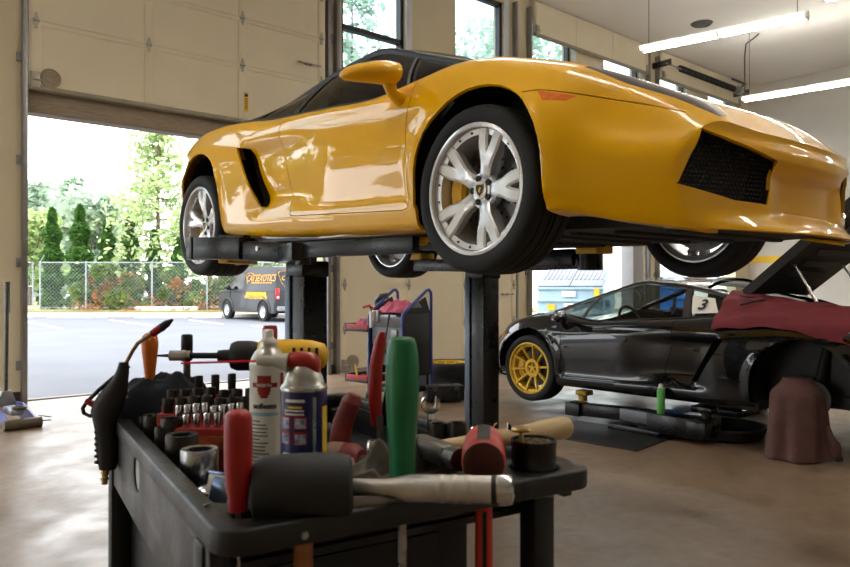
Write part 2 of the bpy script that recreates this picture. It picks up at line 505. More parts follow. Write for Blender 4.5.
def tyre_prof(R, ri, w):
    h = w/2
    return [(ri-.012, -h*.80), (ri+.004, -h*.86), (ri+.012, -h*.93), (R-.045, -h*1.0), (R-.018, -h*.95), (R-.006, -h*.86), (R-.001, -h*.70),
            (R, -h*.52), (R-.007, -h*.51), (R-.007, -h*.47), (R, -h*.46), (R, -h*.14), (R-.007, -h*.13), (R-.007, -h*.07), (R, -h*.06),
            (R, h*.06), (R-.007, h*.07), (R-.007, h*.13), (R, h*.14), (R, h*.46), (R-.007, h*.47), (R-.007, h*.51), (R, h*.52),
            (R-.001, h*.70), (R-.006, h*.86), (R-.018, h*.95), (R-.045, h), (ri+.012, h*.93), (ri+.004, h*.86), (ri-.012, h*.80)]
def make_wheel(parent, kind, w, M, ph=0.0, R=.324):
    """wheel in its own frame: axle along +x (outer face at +x), centre at the origin"""
    ri = .245; h = w/2; X = (1, 0, 0)
    b = MB()
    # barrel + lip
    b.lathe([(ri+.010, h*.84), (ri+.008, h*.93), (ri-.002, h*.955), (ri-.008, h*.93), (ri-.012, h*.72), (ri-.034, h*.69), (ri-.037, h*.45), (ri-.045, 0), (ri-.035, -h*.7), (ri-.01, -h*.84),
             (ri+.006, -h*.84), (ri-.003, -h*.7), (ri-.03, 0), (ri-.012, h*.5), (ri+.0, h*.84)], (0,0,0), X, 48, caps=False)
    xf = h*.80
    def spoke(th, dth, w0, w1, r0, r1, x0, x1, dep):
        rows = []
        for q in range(9):
            f = q/8; r = r0+(r1-r0)*f
            if kind == 'split': off = dth*sstep(.18, .75, f)
            else: off = dth*f
            a = th+off
            ww = (w0+(w1-w0)*f)/2; xx = x0+(x1-x0)*(1-(1-f)**2)
            c = Vector((0, math.cos(a)*r, math.sin(a)*r)); tn = Vector((0, -math.sin(a), math.cos(a)))
            bv = ww*.35
            rows.append([c+tn*ww*.9+Vector((xx-dep, 0, 0)), c+tn*ww+Vector((xx-.006, 0, 0)), c+tn*(ww-bv)+Vector((xx, 0, 0)),
                         c-tn*(ww-bv)+Vector((xx, 0, 0)), c-tn*ww+Vector((xx-.006, 0, 0)), c-tn*ww*.9+Vector((xx-dep, 0, 0))])
        g = b.grid(rows, True); b.f(g[0]); b.f(g[-1][::-1])
    if kind == 'split':
        for k in range(5):
            th = ph+2*PI*k/5
            for s in (-1, 1): spoke(th, s*.175, .060, .048, .035, ri-.010, xf-.034, xf-.002, .04)
        b.lathe([(.001, xf-.08), (.072, xf-.08), (.074, xf-.045), (.068, xf-.034), (.036, xf-.030), (.034, xf-.024), (.001, xf-.022)], (0,0,0), X, 30)
    else:
        for k in range(10):
            th = ph+2*PI*k/10
            spoke(th, 0, .026, .019, .08, ri-.006, xf-.045, xf+.004, .03)
        b.lathe([(.052, xf-.07), (.088, xf-.07), (.092, xf-.04), (.086, xf-.032), (.060, xf-.032), (.052, xf-.045), (.052, xf-.07)], (0,0,0), X, 40, caps=False)
        b.lathe([(.001, xf-.075), (.056, xf-.075), (.056, xf-.068), (.001, xf-.068)], (0,0,0), X, 20)
        for k in range(5):
            a = ph+2*PI*k/5+.2; c = Vector((xf-.05, 0, 0))
            b.bar(c+Vector((0, math.cos(a)*.018, math.sin(a)*.018)), c+Vector((0, math.cos(a)*.056, math.sin(a)*.056)), .012, .02)
        b.lathe([(.012, xf-.068), (.026, xf-.068), (.026, xf-.04), (.012, xf-.04)], (0,0,0), X, 5)
    wh = b.build('wheel', M['rim'], parent, ang=30)
    t = MB(); t.lathe(tyre_prof(R, ri, w), (0,0,0), X, 56, caps=False); t.build('tyre', M['tyre'], wh, ang=40)
    if kind == 'split':
        for k in range(5):
            a = ph+2*PI*(k+.5)/5
            n = MB(); c = Vector((xf-.036, math.cos(a)*.047, math.sin(a)*.047)); n.lathe([(.001,0), (.0125,0), (.0125,.010), (.008,.012), (.001,.008)], c, X, 12)
            n.build('lug_nut', M['black'], wh)
        q = MB(); q.lathe([(.001,0), (.005,0), (.005,.005), (.001,.006)], (0,0,0), X, 6); b0 = q.build('rim_bolt', M['black'], wh)
        for k in range(20):
            a = 2*PI*(k+.5)/20; b1 = b0 if k == 0 else b0.copy()
            if k: COL.objects.link(b1)
            b1.location = (h*.695, math.cos(a)*(ri-.023), math.sin(a)*(ri-.023))
        # shield badge on the hub
        sh = [(-.018,.020),(.018,.020),(.019,.004),(.012,-.012),(0,-.024),(-.012,-.012),(-.019,.004)]
        T = Matrix.Translation((xf-.024, 0, 0)) @ Matrix(((0,0,1,0),(1,0,0,0),(0,1,0,0),(0,0,0,1)))
        e = MB(); e.prism([(x*1.12, y*1.12) for x, y in sh], T, .003); e.prism(sh, T, .0040)
        e.bm.faces.ensure_lookup_table()
        for i, f in enumerate(e.bm.faces): f.material_index = 0 if i < len(e.bm.faces)//2 else 1
        e.mi = 0
        e.ball(T @ Vector((.001, -.002, .004)), .008, 8, 6, (.25, .8, 1.1)); e.ball(T @ Vector((.004, .006, .004)), .005, 8, 6, (.25, 1.2, .8))
        e.build('hub_badge', [M['gold'], M['black']], wh)
    return wh
def brake(parent, M, side, w, caliper=True):
    """disc and caliper behind the rim, in the wheel frame"""
    X = (1, 0, 0); d = MB()
    d.lathe([(.06, -.028), (.178, -.028), (.178, 0), (.06, 0), (.06, .02), (.001, .02), (.001, -.02)], (0,0,0), X, 40, caps=False)
    o = d.build('brake_disc', M['disc'], parent, ang=30)
    h = MB()
    for k in range(12):
        for r, dp in ((.10, 0), (.13, .12), (.158, .24)):
            a = 2*PI*k/12+dp
            h.lathe([(.001, -.001), (.006, -.001), (.006, .0012), (.001, .0012)], (0, math.cos(a)*r, math.sin(a)*r), X, 8)
    h.build('disc_holes', M['black'], parent)
    if caliper:
        c = MB(); rows = []
        for q in range(9):
            a = PI+(-.62+1.24*q/8)*1.0
            f = 1-abs(q-4)/4*.25
            rows.append([(x, math.cos(a)*r, math.sin(a)*r) for x, r in ((-.06,.125), (-.06,.198), (.024*f+.012,.198), (.030*f+.018,.185), (.030*f+.018,.130), (.02*f+.01,.118))])
        g = c.grid(rows, True); c.f(g[0]); c.f(g[-1][::-1])
        c.build('brake_caliper', M['caliper'], parent, ang=30)

def make_car(name, loc, rot, M, style):
    car = empty(name, loc, rot)
    P = M['paint']
    panel('body_shell', [1, 9], P, car)
    panel('hood', [4], P, car)
    panel('front_bumper', [3], P, car)
    for s in (1, -1):
        panel('sill', [7], P, car, (s,)); panel('door_gap', [8], M['black'], car, (s,), inset=.006, thick=.004); panel('bumper_gap', [10], M['black'], car, (s,), inset=.006, thick=.004)
        d = panel('door', [2], P, car, (s,))
        h = MB()
        T = [(s*(.868), -1.50, .622), (s*(.862), -1.42, .618), (s*(.868), -1.34, .615)]
        h.tube(T, [.008, .013, .008], 8); h.build('door_handle', P, d)
        panel('headlight', [5], M['lamp_dark'], car, (s,))
        panel('side_marker_light', [6], M['amber'], car, (s,))
        # grille behind the corner intake: honeycomb bars in front of a dark duct
        g = MB()
        hx = [(t, z) for t, z in HEX]
        back = []
        cx = sum(p[0] for p in hx)/5; cz = sum(p[1] for p in hx)/5
        fy = lambda t, z, dd: .88-.3*t*t-dd
        ring0 = [(s*t, fy(t, z, .004), z) for t, z in hx]; ring1 = [(s*t*.99, fy(t, z, .09), z) for t, z in hx]
        gg = g.grid([ring0, ring1], True); g.f(gg[1])
        o = g.build('air_intake', M['black'], car, recalc=False)
        gr = MB(); st = .017
        def seg(p, q):
            gr.tube([(s*p[0], fy(p[0], p[1], .022), p[1]), (s*q[0], fy(q[0], q[1], .022), q[1])], .0022, 4, caps=False)
        nr = 0
        zz = .16
        while zz < .42:
            tt = .28+(st*.5 if nr % 2 else 0)
            while tt < .74:
                c = (tt, zz)
                p = [(tt+st*.58*math.cos(PI/6+PI/3*k), zz+st*.58*math.sin(PI/6+PI/3*k)) for k in range(3)]
                for k in range(2):
                    m_ = ((p[k][0]+p[k+1][0])/2, (p[k][1]+p[k+1][1])/2)
                    if inpoly(m_, hx): seg(p[k], p[k+1])
                p0 = (tt+st*.58*math.cos(-PI/6), zz+st*.58*math.sin(-PI/6))
                if inpoly(((p0[0]+p[0][0])/2, (p0[1]+p[0][1])/2), hx): seg(p0, p[0])
                tt += st
            zz += st*.87; nr += 1
        gr.build('grille', M['black'], o)
        # side intake duct
        q = MB()
        r0 = [(s*.90, -a, z) for a, z in INT]; r1 = [(s*.70, -a-.12, z) for a, z in INT]
        gg = q.grid([r0, r1], True); q.f(gg[1])
        q.build('side_intake', M['black'], car, recalc=False)
    # greenhouse
    G = M['glass']
    w = MB(); w.grid(green(0.02, 1.0, 8)); w.build('windshield', G, car, solid=.004)
    rf = MB(); rf.grid(green(1.0, 3.55, 14)); rf.grid(green(1.0, 3.55, 14, .03, .97)); rf.build('roof', M['roof'], car, recalc=True)
    for s in (1, -1):
        # pillars: A pillar + roof rail in one sweep
        pl = MB(); rows = []
        for q in range(29):
            u = q/28*(6.9 if style == 'closed' else 5.0) if q else 0
            a, t, z = rail(u)
            wd = .030 if u < 1 else .026
            c = Vector((s*t, -a, z))
            rows.append([c+Vector((s*x, 0, y)) for x, y in ((.016, -.03), (.020, -.006), (.012, .006), (-.03, .014), (-.05, .004), (-.02, -.02))])
        g = pl.grid(rows, True); pl.f(g[0]); pl.f(g[-1])
        pl.build('roof_pillar', M['roof'], car, ang=60)
        for nm, a0, a1 in (('quarter_glass', .30, .535), ('side_window', .555, 1.56), ('rear_quarter_window', 1.63, 2.08)):
            q = MB(); q.grid(side_glass(a0, a1, s, inset=.006)); q.build(nm, G, car)
        for nm, a0, a1, mm in (('window_divider', .535, .555, M['trim']), ('door_pillar', 1.56, 1.63, M['roof']), ('rear_pillar', 2.08, 2.78 if style == 'closed' else 2.3, M['pillar'])):
            q = MB(); q.grid(side_glass(a0, a1, s, 8)); q.grid(side_glass(a0, a1, s, 8, inset=.03)); q.build(nm, mm, car)
        # belt moulding
        q = MB(); q.tube([(s*(T5(a)-.002), -a, Z5(a)+.002) for a in [.28+.06*k for k in range(29)]], .008, 6); q.build('belt_moulding', M['roof'], car)
        # mirror
        mr = MB(); rows = []
        for q_, t, hh, dd, zc_, yc in ((0,.962,.047,.052,.778,.46), (1,.968,.051,.060,.778,.463), (2,1.01,.050,.063,.779,.475), (3,1.06,.046,.062,.775,.49), (4,1.12,.037,.055,.764,.51), (5,1.16,.027,.040,.756,.525), (6,1.18,.012,.016,.75,.53)):
            rows.append([(s*t, -yc+dd*math.cos(2*PI*k/16)*(1.3 if math.cos(2*PI*k/16) > 0 else .75), zc_+hh*math.sin(2*PI*k/16)) for k in range(16)])
        g = mr.grid(rows, True); mr.f(g[0]); mr.f(g[-1])
        mo = mr.build('mirror', P, car, ang=60)
        ar = MB(); ar.tube([(s*.89, -.47, .67), (s*.965, -.46, .70), (s*.985, -.465, .755)], [.034, .026, .032], 10); ar.build('mirror_arm', P, mo)
    # engine cover
    lid_u0 = 3.6
    if style == 'closed':
        q = MB(); q.grid(green(3.6, 7, 14)); q.grid(green(3.6, 7, 14, .03, .96))
        q.build('engine_cover', M['roof'], car)
    else:
        # raised lid, turned up about its front edge, with louvres underneath
        lid = MB(); A0 = 1.94
        def lp(x, dist, hgt):
            an = math.radians(40)
            return (x, -(A0+dist*math.cos(an)-hgt*math.sin(an)), 1.04+dist*math.sin(an)+hgt*math.cos(an))
        rows = []
        for i in range(11):
            d_ = 1.45*i/10; wd = .585+.06*i/10
            rows.append([lp(wd*(-1+2*k/8), d_, .03-.05*abs(-1+2*k/8)**2) for k in range(9)]+[lp(wd*(1-2*k/8), d_, -.06-.03*abs(1-2*k/8)**2) for k in range(9)])
        g = lid.grid(rows, True); lid.f(g[0]); lid.f(g[-1])
        lo = lid.build('engine_lid', M['black'], car, ang=50)
        lv = MB()
        for i in range(7):
            d_ = .3+i*.13; lv.box(lp(0, d_, -.10), (.7, .05, .010), Matrix.Rotation(math.radians(-60), 4, 'X'))
        lv.build('louvre', M['black'], lo)
        for s in (1, -1):
            q = MB(); q.cyl((s*.56, -2.55, .86), lp(s*.50, .42, -.09), .009, n=8); q.cyl((s*.56, -2.55, .86), Vector((s*.56, -2.55, .86)).lerp(Vector(lp(s*.50, .42, -.09)), .5), .014, n=8)
            q.build('lid_strut', M['steel'], car)
        q = MB(); q.box((0, -2.45, .62), (1.1, 1.0, .24), None, .03)
        for i in range(5): q.cyl((.34, -2.1-.17*i, .77), (-.34, -2.1-.17*i, .77), .045, n=12)
        q.build('engine', M['black'], car)
    # cabin
    q = MB(); q.box((0, -1.0, .22), (1.62, 1.9, .06)); q.box((0, -.42, .56), (1.45, .35, .22), None, .06); q.box((0, -1.2, .34), (.22, 1.2, .2), None, .03)
    q.box((0, -1.92, .52), (1.2, .06, .62), None, .02)
    for s in (1, -1): q.box((s*.74, -1.0, .46), (.10, 1.3, .50), None, .03)
    q.build('cabin_trim', M['cabin'], car)
    for s in (1, -1):
        st = MB(); st.box((s*.36, -1.22, .36), (.46, .50, .16), None, .05); st.box((s*.36, -1.56, .66), (.46, .14, .62), Matrix.Rotation(math.radians(14), 4, 'X'), .06)
        st.box((s*.36, -1.64, .97), (.24, .09, .13), Matrix.Rotation(math.radians(10), 4, 'X'), .035); st.build('seat', M['cabin'], car)
    q = MB(); sx = style_sx = -.36
    T = Matrix.Translation((sx, -.80, .70)) @ Matrix.Rotation(math.radians(65), 4, 'X')
    pts = [T @ Vector((.18*math.cos(2*PI*k/28), .18*math.sin(2*PI*k/28), 0)) for k in range(29)]
    q.tube(pts, .014, 8, caps=False)
    for an in (0, PI, -PI/2): q.bar(T @ Vector((0,0,0)), T @ Vector((.18*math.cos(an), .18*math.sin(an), 0)), .03, .012)
    q.lathe([(.001,-.02), (.05,-.02), (.05,.02), (.001,.02)], T @ Vector((0,0,0)), (T.to_3x3() @ Vector((0,0,1))), 14); q.build('steering_wheel', M['black'], car)
    # under side: floor pan with ribs and panels, arch liners
    u = MB()
    u.prism([(-.62,-.3),(.62,-.3),(.60,.5),(.40,.76),(-.40,.76),(-.60,.5)], Matrix.Translation((0,0,.115)), .06); u.box((0, -1.28, .15), (1.70, 1.86, .07), None, .02); u.box((0, -2.85, .22), (1.3, .9, .1), None, .02)
    u.box((0, -.01, .2), (1.15, .75, .12)); u.box((0, -2.55, .25), (1.15, .75, .12))
    for k in range(7): u.box((-.6+.2*k, -1.28, .108), (.03, 1.6, .02), None, .006)
    for k in range(4): u.box((0, .55-.22*k, .110), (.9, .05, .02), None, .006)
    u.build('floor_pan', M['under'], car)
    for s in (1, -1):
        for ca, r in ((-.01, .356), (2.53, .364)):
            q = MB(); rows = []
            for k in range(17):
                an = -.35+(PI+.7)*k/16
                rows.append([(s*x, -ca+r*math.cos(an), .315+r*math.sin(an)) for x in (.875, .82, .62)])
            g = q.grid(rows)
            q.f([r_[2] for r_ in g]); q.build('wheel_arch_liner', M['black'], car, recalc=False)
        q = MB(); q.cyl((s*.3, 0, .26), (s*.80, 0, .25), .022, n=8); q.cyl((s*.4, -.18, .2), (s*.78, -.02, .2), .018, n=8); q.cyl((s*.62, -.05, .55), (s*.72, 0, .22), .03, n=10)
        q.build('front_suspension', M['under'], car)
        q = MB(); q.cyl((s*.3, -2.56, .30), (s*.80, -2.56, .26), .03, n=8); q.cyl((s*.4, -2.36, .2), (s*.78, -2.54, .2), .018, n=8); q.cyl((s*.62, -2.6, .6), (s*.72, -2.56, .24), .035, n=10)
        q.build('rear_suspension', M['under'], car)
    # tail lamps
    for s in (1, -1):
        q = MB(); q.box((s*.45, -3.365, .64), (.30, .03, .09), Matrix.Rotation(s*.12, 4, 'Z'), .01); q.build('tail_light', M['tail'], car)
    if style == 'lidup':
        for s in (1, -1):
            q = MB(); q.box((s*.925, -2.95, .60), (.02, .14, .04), None, .006); q.build('rear_side_marker', M['tail'], car)
    wheels = []
    for s in (1, -1):
        for ax, wd, R in ((0, .235, .324), (2.56, .295, .33)):
            if style == 'lidup' and ax > 1 and s < 0:
                hub = MB(); hub.lathe([(.06,-.028), (.128,-.028), (.128,0), (.07,0), (.07,.04), (.03,.045), (.03,.07), (.001,.07)], (0,0,0), (1,0,0), 30)
                h = hub.build('brake_disc', M['disc'], car, loc=(s*.79, -ax, .25), rot=(0, 0, PI)); continue
            wh = make_wheel(car, M['wheel_kind'], wd, M, ph=M['phase'][0 if ax < 1 else 1], R=R)
            wh.location = (s*(.935-wd/2), -ax, .324-M['droop']-(M['rear_droop'] if ax > 1 else 0)); wh.rotation_euler = (0, 0, 0 if s > 0 else PI)
            brake(wh, M, s, wd)
            wheels.append(wh)
    return car
# ------------------------------------------------------------------ camera
FPX, HY, CZ = 711.0, 286.0, 1.25
YAW = math.radians(40.6)
FW = Vector((math.sin(YAW), math.cos(YAW), 0)); RT = Vector((math.cos(YAW), -math.sin(YAW), 0))
cam_d = bpy.data.cameras.new('camera'); cam = bpy.data.objects.new('camera', cam_d); COL.objects.link(cam)
cam.location = (0, 0, CZ)
cam.rotation_euler = (PI/2+math.atan(2.5/FPX), 0, -YAW)
cam_d.sensor_width = 36; cam_d.lens = FPX/850*36
cam_d.clip_start = .05; cam_d.clip_end = 400
cam_d.dof.use_dof = True; cam_d.dof.focus_distance = 2.9; cam_d.dof.aperture_fstop = 8.5
sc.camera = cam
sc.view_settings.view_transform = 'Standard'; sc.view_settings.look = 'None'; sc.view_settings.gamma = 1; sc.view_settings.use_curve_mapping = False
sc.view_settings.exposure = 0.78
def cw(lat, D, z=0): return RT*lat+FW*D+Vector((0, 0, z))     # right / forward of the standpoint
def atZ(px, py, z):
    D = (CZ-z)*FPX/(py-HY); return cw((px-425)/FPX*D, D, z)
def atD(px, py, D): return cw((px-425)/FPX*D, D, CZ+(HY-py)/FPX*D)
# ------------------------------------------------------------------ building shell
YW, WT, CEIL, XR = 8.6, .25, 6.45, 18.5
XL, YB = -5.2, -7.0
BAYS = [(-4.4, .9), (1.70, 5.46), (5.72, 9.38), (9.86, 13.62), (14.1, 17.8)]
OPEN_H = 3.12
M_wall = mat('beige painted wall', (212,200,170), .75, var=.035, scale=1.5, bump=.05, bscale=40)
M_wall2 = mat('grey white painted wall', (196,192,184), .75, var=.04, scale=1.2)
M_ceil = mat('grey white ceiling', (226,223,218), .85, var=.03, scale=.8)
M_frame = mat('bronze window frame', (46,44,44), .5)
M_pane = glass_mat('window pane', (225,235,240), .95)
M_door = mat('cream steel door', (222,211,184), .55, var=.03, scale=2)
M_hinge = mat('zinc hinge', (168,164,150), .4, .7)
M_bare = mat('raw wood lintel', (150,136,116), .7, var=.2, scale=10, stretch=(1,8,8))

# concrete floor: tan slab with stains, worn gloss and damp patches
def floor_mat():
    m = bpy.data.materials.new('sealed concrete'); m.use_nodes = True
    nt = m.node_tree; N = nt.nodes; L = nt.links; b = N['Principled BSDF']
    tc = N.new('ShaderNodeTexCoord')
    def noise(sc_, det=6): 
        n = N.new('ShaderNodeTexNoise'); n.inputs['Scale'].default_value = sc_; n.inputs['Detail'].default_value = det; L.new(tc.outputs['Object'], n.inputs['Vector']); return n
    def ramp(n, p0, c0, p1, c1):
        r = N.new('ShaderNodeValToRGB'); r.color_ramp.elements[0].position = p0; r.color_ramp.elements[1].position = p1
        r.color_ramp.elements[0].color = (*c0, 1); r.color_ramp.elements[1].color = (*c1, 1); L.new(n.outputs['Fac'], r.inputs['Fac']); return r
    big, fine, spots = noise(.55), noise(16, 8), noise(3.2, 8)
    r1 = ramp(big, .35, lin((124,102,82)), .68, lin((152,130,106)))
    r2 = ramp(fine, .35, (.80,.79,.78), .70, (1.04,1.03,1.02))
    r3 = ramp(spots, .62, (1,1,1), .74, (.62,.60,.58))
    m1 = N.new('ShaderNodeMix'); m1.data_type = 'RGBA'; m1.blend_type = 'MULTIPLY'; m1.inputs[0].default_value = 1
    m2 = N.new('ShaderNodeMix'); m2.data_type = 'RGBA'; m2.blend_type = 'MULTIPLY'; m2.inputs[0].default_value = 1
    L.new(r1.outputs[0], m1.inputs[6]); L.new(r2.outputs[0], m1.inputs[7]); L.new(m1.outputs[2], m2.inputs[6]); L.new(r3.outputs[0], m2.inputs[7])
    L.new(m2.outputs[2], b.inputs['Base Color'])
    rr = ramp(spots, .35, (.46,.46,.46), .65, (.28,.28,.28)); L.new(rr.outputs[0], b.inputs['Roughness'])
    bp = N.new('ShaderNodeBump'); bp.inputs['Strength'].default_value = .08; bp.inputs['Distance'].default_value = .01
    L.new(fine.outputs['Fac'], bp.inputs['Height']); L.new(bp.outputs['Normal'], b.inputs['Normal'])
    return m
M_floor = floor_mat()
fb = MB(); fb.box(((XL+XR)/2, (YB+YW+WT)/2, -.1), (XR-XL, YW+WT-YB, .2)); struct(fb.build('floor', M_floor))
cb = MB(); cb.box(((XL+XR)/2, (YB+YW+WT)/2, CEIL+.1), (XR-XL+.6, YW+WT-YB+.6, .2)); struct(cb.build('ceiling', M_ceil))
w = MB()
def wbox(x0, x1, z0, z1): w.box(((x0+x1)/2, YW+WT/2, (z0+z1)/2), (x1-x0, WT, z1-z0))
xs = [XL]
for a, b in BAYS: xs += [a, b]
xs.append(XR)
for i in range(0, len(xs), 2): wbox(xs[i], xs[i+1], 0, CEIL)          # piers between the bays
WIN = []
for k, (a, b) in enumerate(BAYS):
    if k == 1: wbox(a, b, OPEN_H+.22, CEIL); continue                     # bay behind the raised door
    wbox(a, b, OPEN_H, 4.05); wbox(a, b, 6.25, CEIL)
    c0, c1 = a+1.25, a+2.30
    wbox(c0, c1, 4.05, 6.25)
    WIN += [(a+.06, c0), (c1, b-.18)]
    wbox(a, a+.06, 4.05, 6.25); wbox(b-.18, b, 4.05, 6.25)
struct(w.build('wall_front', M_wall))
M_wtrim = mat('white window trim', (214,216,218), .5, var=.02)
for n, (a, b) in enumerate(WIN):
    f = MB()
    for x in (a+.03, b-.03): f.box((x, YW+.10, 5.15), (.06, .10, 2.2))
    for z in (4.08, 5.05, 6.22): f.box(((a+b)/2, YW+.10, z), (b-a, .10, .07))
    wo = struct(f.build('window_%d' % (n+1), M_frame))
    p = MB(); p.box(((a+b)/2, YW+.12, 5.15), (b-a, .008, 2.2)); p.build('window_pane', M_pane, wo)
    t = MB(); t.box((b+.06, YW-.012, 5.15), (.12, .024, 2.3), None, .004); t.build('window_trim', M_wtrim, wo)
o = MB()
o.box((XR+.12, (YB+YW)/2, CEIL/2), (.24, YW-YB+.5, CEIL)); wr = struct(o.build('wall_right', M_wall2))
st = MB(); st.box((XR-.006, (YB+YW)/2, 1.93), (.012, YW-YB-.1, .17)); st.build('yellow_stripe', mat('yellow wall stripe', (226,184,40), .6, var=.04), wr)
# left and rear walls with their own open bays (behind the standpoint)
o = MB()
for y0, y1, z0, z1 in ((YB, 3.2, 0, CEIL), (6.9, YW+WT, 0, CEIL), (3.2, 6.9, 3.4, CEIL)):
    o.box((XL-.12, (y0+y1)/2, (z0+z1)/2), (.24, y1-y0, z1-z0))
struct(o.build('wall_left', M_wall))
o = MB(); o.box(((XL+XR)/2, YB-.12, CEIL/2), (XR-XL+.4, .24, CEIL)); struct(o.build('wall_back', M_wall2))
# baseboard
o = MB()
for i in range(0, len(xs), 2):
    a, b = xs[i], xs[i+1]
    o.box(((a+b)/2, YW-.008, .06), (b-a, .016, .12), None, .003)
struct(o.build('baseboard_front', mat('dark vinyl baseboard', (72,58,46), .6)))
# raised-door lintel of bay 1: bare edge of the opening
o = MB(); a, b = BAYS[1]
o.box(((a+b)/2, YW+.13, OPEN_H+.12), (b-a, .24, .20)); o.box(((a+b)/2, YW+.02, OPEN_H+.13), (b-a, .05, .22), None, .004)
struct(o.build('trim_1', M_bare))
# concrete apron joint at the open door
o = MB(); o.box(((a+b)/2, YW+WT/2, .006), (b-a, .10, .012), None, .003); struct(o.build('trim_2', mat('worn threshold', (120,112,104), .6)))

# ---------------- sectional doors
def sect_door(name, label, x0, x1, z0, nsec, sh, y=YW-.07, vent=True, sticker=True, first=None, tilt=0.0):
    W = x1-x0; root = empty(name, (x0, y, z0), (tilt, 0, 0))
    tag(root, label, 'garage door', 'sectional garage doors')
    z = 0
    for k in range(nsec):
        h = first if (first and k == 0) else sh
        p = MB()
        p.box((W/2, 0, z+h/2), (W, .045, h+.001), None, .0)
        p.build('door_section', M_door, root)
        sl = MB()
        for q in range(4): sl.box((.07+(W-.14)*q/3, -.027, z+h/2), (.10, .010, h-.012), None, .002)
        sl.box((W/2, -.026, z+.025), (W, .006, .03)); sl.box((W/2, -.026, z+h-.03), (W, .006, .03))
        sl.build('section_stile', M_door, root)
        if k:
            for q in range(4):
                hg = MB(); c = Vector((.07+(W-.14)*q/3, -.038, z))
                hg.prism([(-.035,0),(-.02,.045),(-.012,.085),(.012,.085),(.02,.045),(.035,0),(.02,-.045),(.012,-.085),(-.012,-.085),(-.02,-.045)], Matrix.Translation(c) @ Matrix.Rotation(PI/2, 4, 'X'), .006)
                hg.cyl(c+Vector((-.03, -.008, 0)), c+Vector((.03, -.008, 0)), .012, n=10)
                hg.build('hinge', M_hinge, root)
        z += h
    b = MB(); b.box((W/2, -.012, .022), (W, .07, .05), None, .01); b.build('bottom_rail', mat('weathered bottom rail', (150,142,124), .5, .3), root)
    for q in (.06, W-.06):
        br = MB(); br.box((q, -.045, .10), (.09, .03, .17), None, .006); br.cyl((q-.02, -.06, .1), (q+.07, -.06, .1), .012, n=8); br.build('corner_bracket', M_hinge, root)
    if vent:
        v = MB(); c = Vector((.21, -.034, .14))
        v.lathe([(.001,0), (.105,0), (.105,.012), (.097,.016), (.084,.010), (.072,.016), (.06,.010), (.047,.016), (.034,.010), (.001,.012)], c, (0,-1,0), 32)
        v.build('exhaust_port', mat('grey exhaust port', (150,138,120), .6), root)
    if sticker:
        s_ = MB(); s_.box((W*.675, -.034, .27), (.055, .003, .26)); so = s_.build('warning_sticker', M_yellow, root)
        s2 = MB(); s2.box((W*.675, -.036, .36), (.046, .002, .035)); 
        for q in range(5): s2.box((W*.675, -.036, .31-.03*q), (.034, .002, .010))
        s2.build('sticker_print', M_black, so)
    return root
sect_door('garage_door', 'cream sectional door raised above the open bay, with round exhaust port and yellow sticker', BAYS[1][0]+.02, BAYS[1][1]-.02, 3.36, 5, .61, first=.74)
d2 = sect_door('garage_door', 'cream sectional door closed behind the blue-framed cart', BAYS[2][0]-.03, BAYS[2][1]+.03, .01, 5, .63)
h = MB(); h.box((BAYS[2][1]-BAYS[2][0]-.25, -.05, 1.1), (.16, .03, .04), None, .006); h.cyl((BAYS[2][1]-BAYS[2][0]-.3, -.07, 1.1), (BAYS[2][1]-BAYS[2][0]-.05, -.07, 1.1), .01, n=8); h.build('slide_latch', M_steel, d2)
h = MB(); h.box((3.42, -.05, .95), (.13, .03, .035), None, .006); h.cyl((3.25, -.07, .95), (3.62, -.07, .95), .010, n=8)
g1 = bpy.data.objects['garage_door']; h.build('slide_latch', M_steel, g1)
sect_door('garage_door', 'lower edge of a raised sectional door hanging below the ceiling beside the clerestory windows', BAYS[3][0]+.02, BAYS[3][1]-.02, 5.80, 1, .62, vent=False, sticker=False, y=YW-.1)
sect_door('garage_door', 'raised sectional door under the ceiling, farthest bay by the right wall', BAYS[4][0]+.02, BAYS[4][1]-.02, 5.80, 1, .62, vent=False, sticker=False, y=YW-.1)
# vertical tracks
def track(x, z1, label, lean=.0, roller=True):
    r = MB(); y = YW-.055
    r.box((x, y-lean/2*0, z1/2), (.012, .09, z1), None, .002); r.box((x+.02, y-.045, z1/2), (.05, .010, z1), None, .002); r.box((x+.02, y+.04, z1/2), (.05, .008, z1))
    o = r.build('door_track', M_galv)
    tag(o, label, 'door track', 'door tracks')
    for z in [.4+1.1*k for k in range(int(z1/1.1))]:
        q = MB(); q.box((x-.02, YW-.02, z), (.06, .03, .10), None, .004); q.cyl((x-.02, YW-.035, z), (x-.02, YW-.045, z), .009, n=8); q.build('track_bracket', M_galv, o)
    return o
track(BAYS[1][0]-.03, 6.3, 'galvanised door track at the left edge of the open bay')
track(BAYS[1][1]+.03, 6.3, 'galvanised door track at the right end of the raised cream door')
track(BAYS[2][0]-.08, 6.3, 'galvanised door track at the left edge of the closed cream door')
track(BAYS[2][1]+.04, 6.3, 'galvanised door track at the right edge of the closed cream door')
track(BAYS[3][0]-.06, 6.3, 'galvanised door track left of the bay with the dumpster outside')
track(BAYS[3][1]+.06, 6.3, 'galvanised door track right of the bay with the dumpster outside')
track(BAYS[4][0]-.06, 6.3, 'galvanised door track at the left of the farthest bay')
# grey steel post beside the dumpster bay
r = MB(); x = 13.15
r.box((x, YW-.02, 1.65), (.40, .30, 3.3), None, .01); tag(r.build('steel_column', mat('blue grey column paint', (150,150,152), .6, var=.05)), 'blue-grey square column right of the dumpster seen through the open bay', 'column')
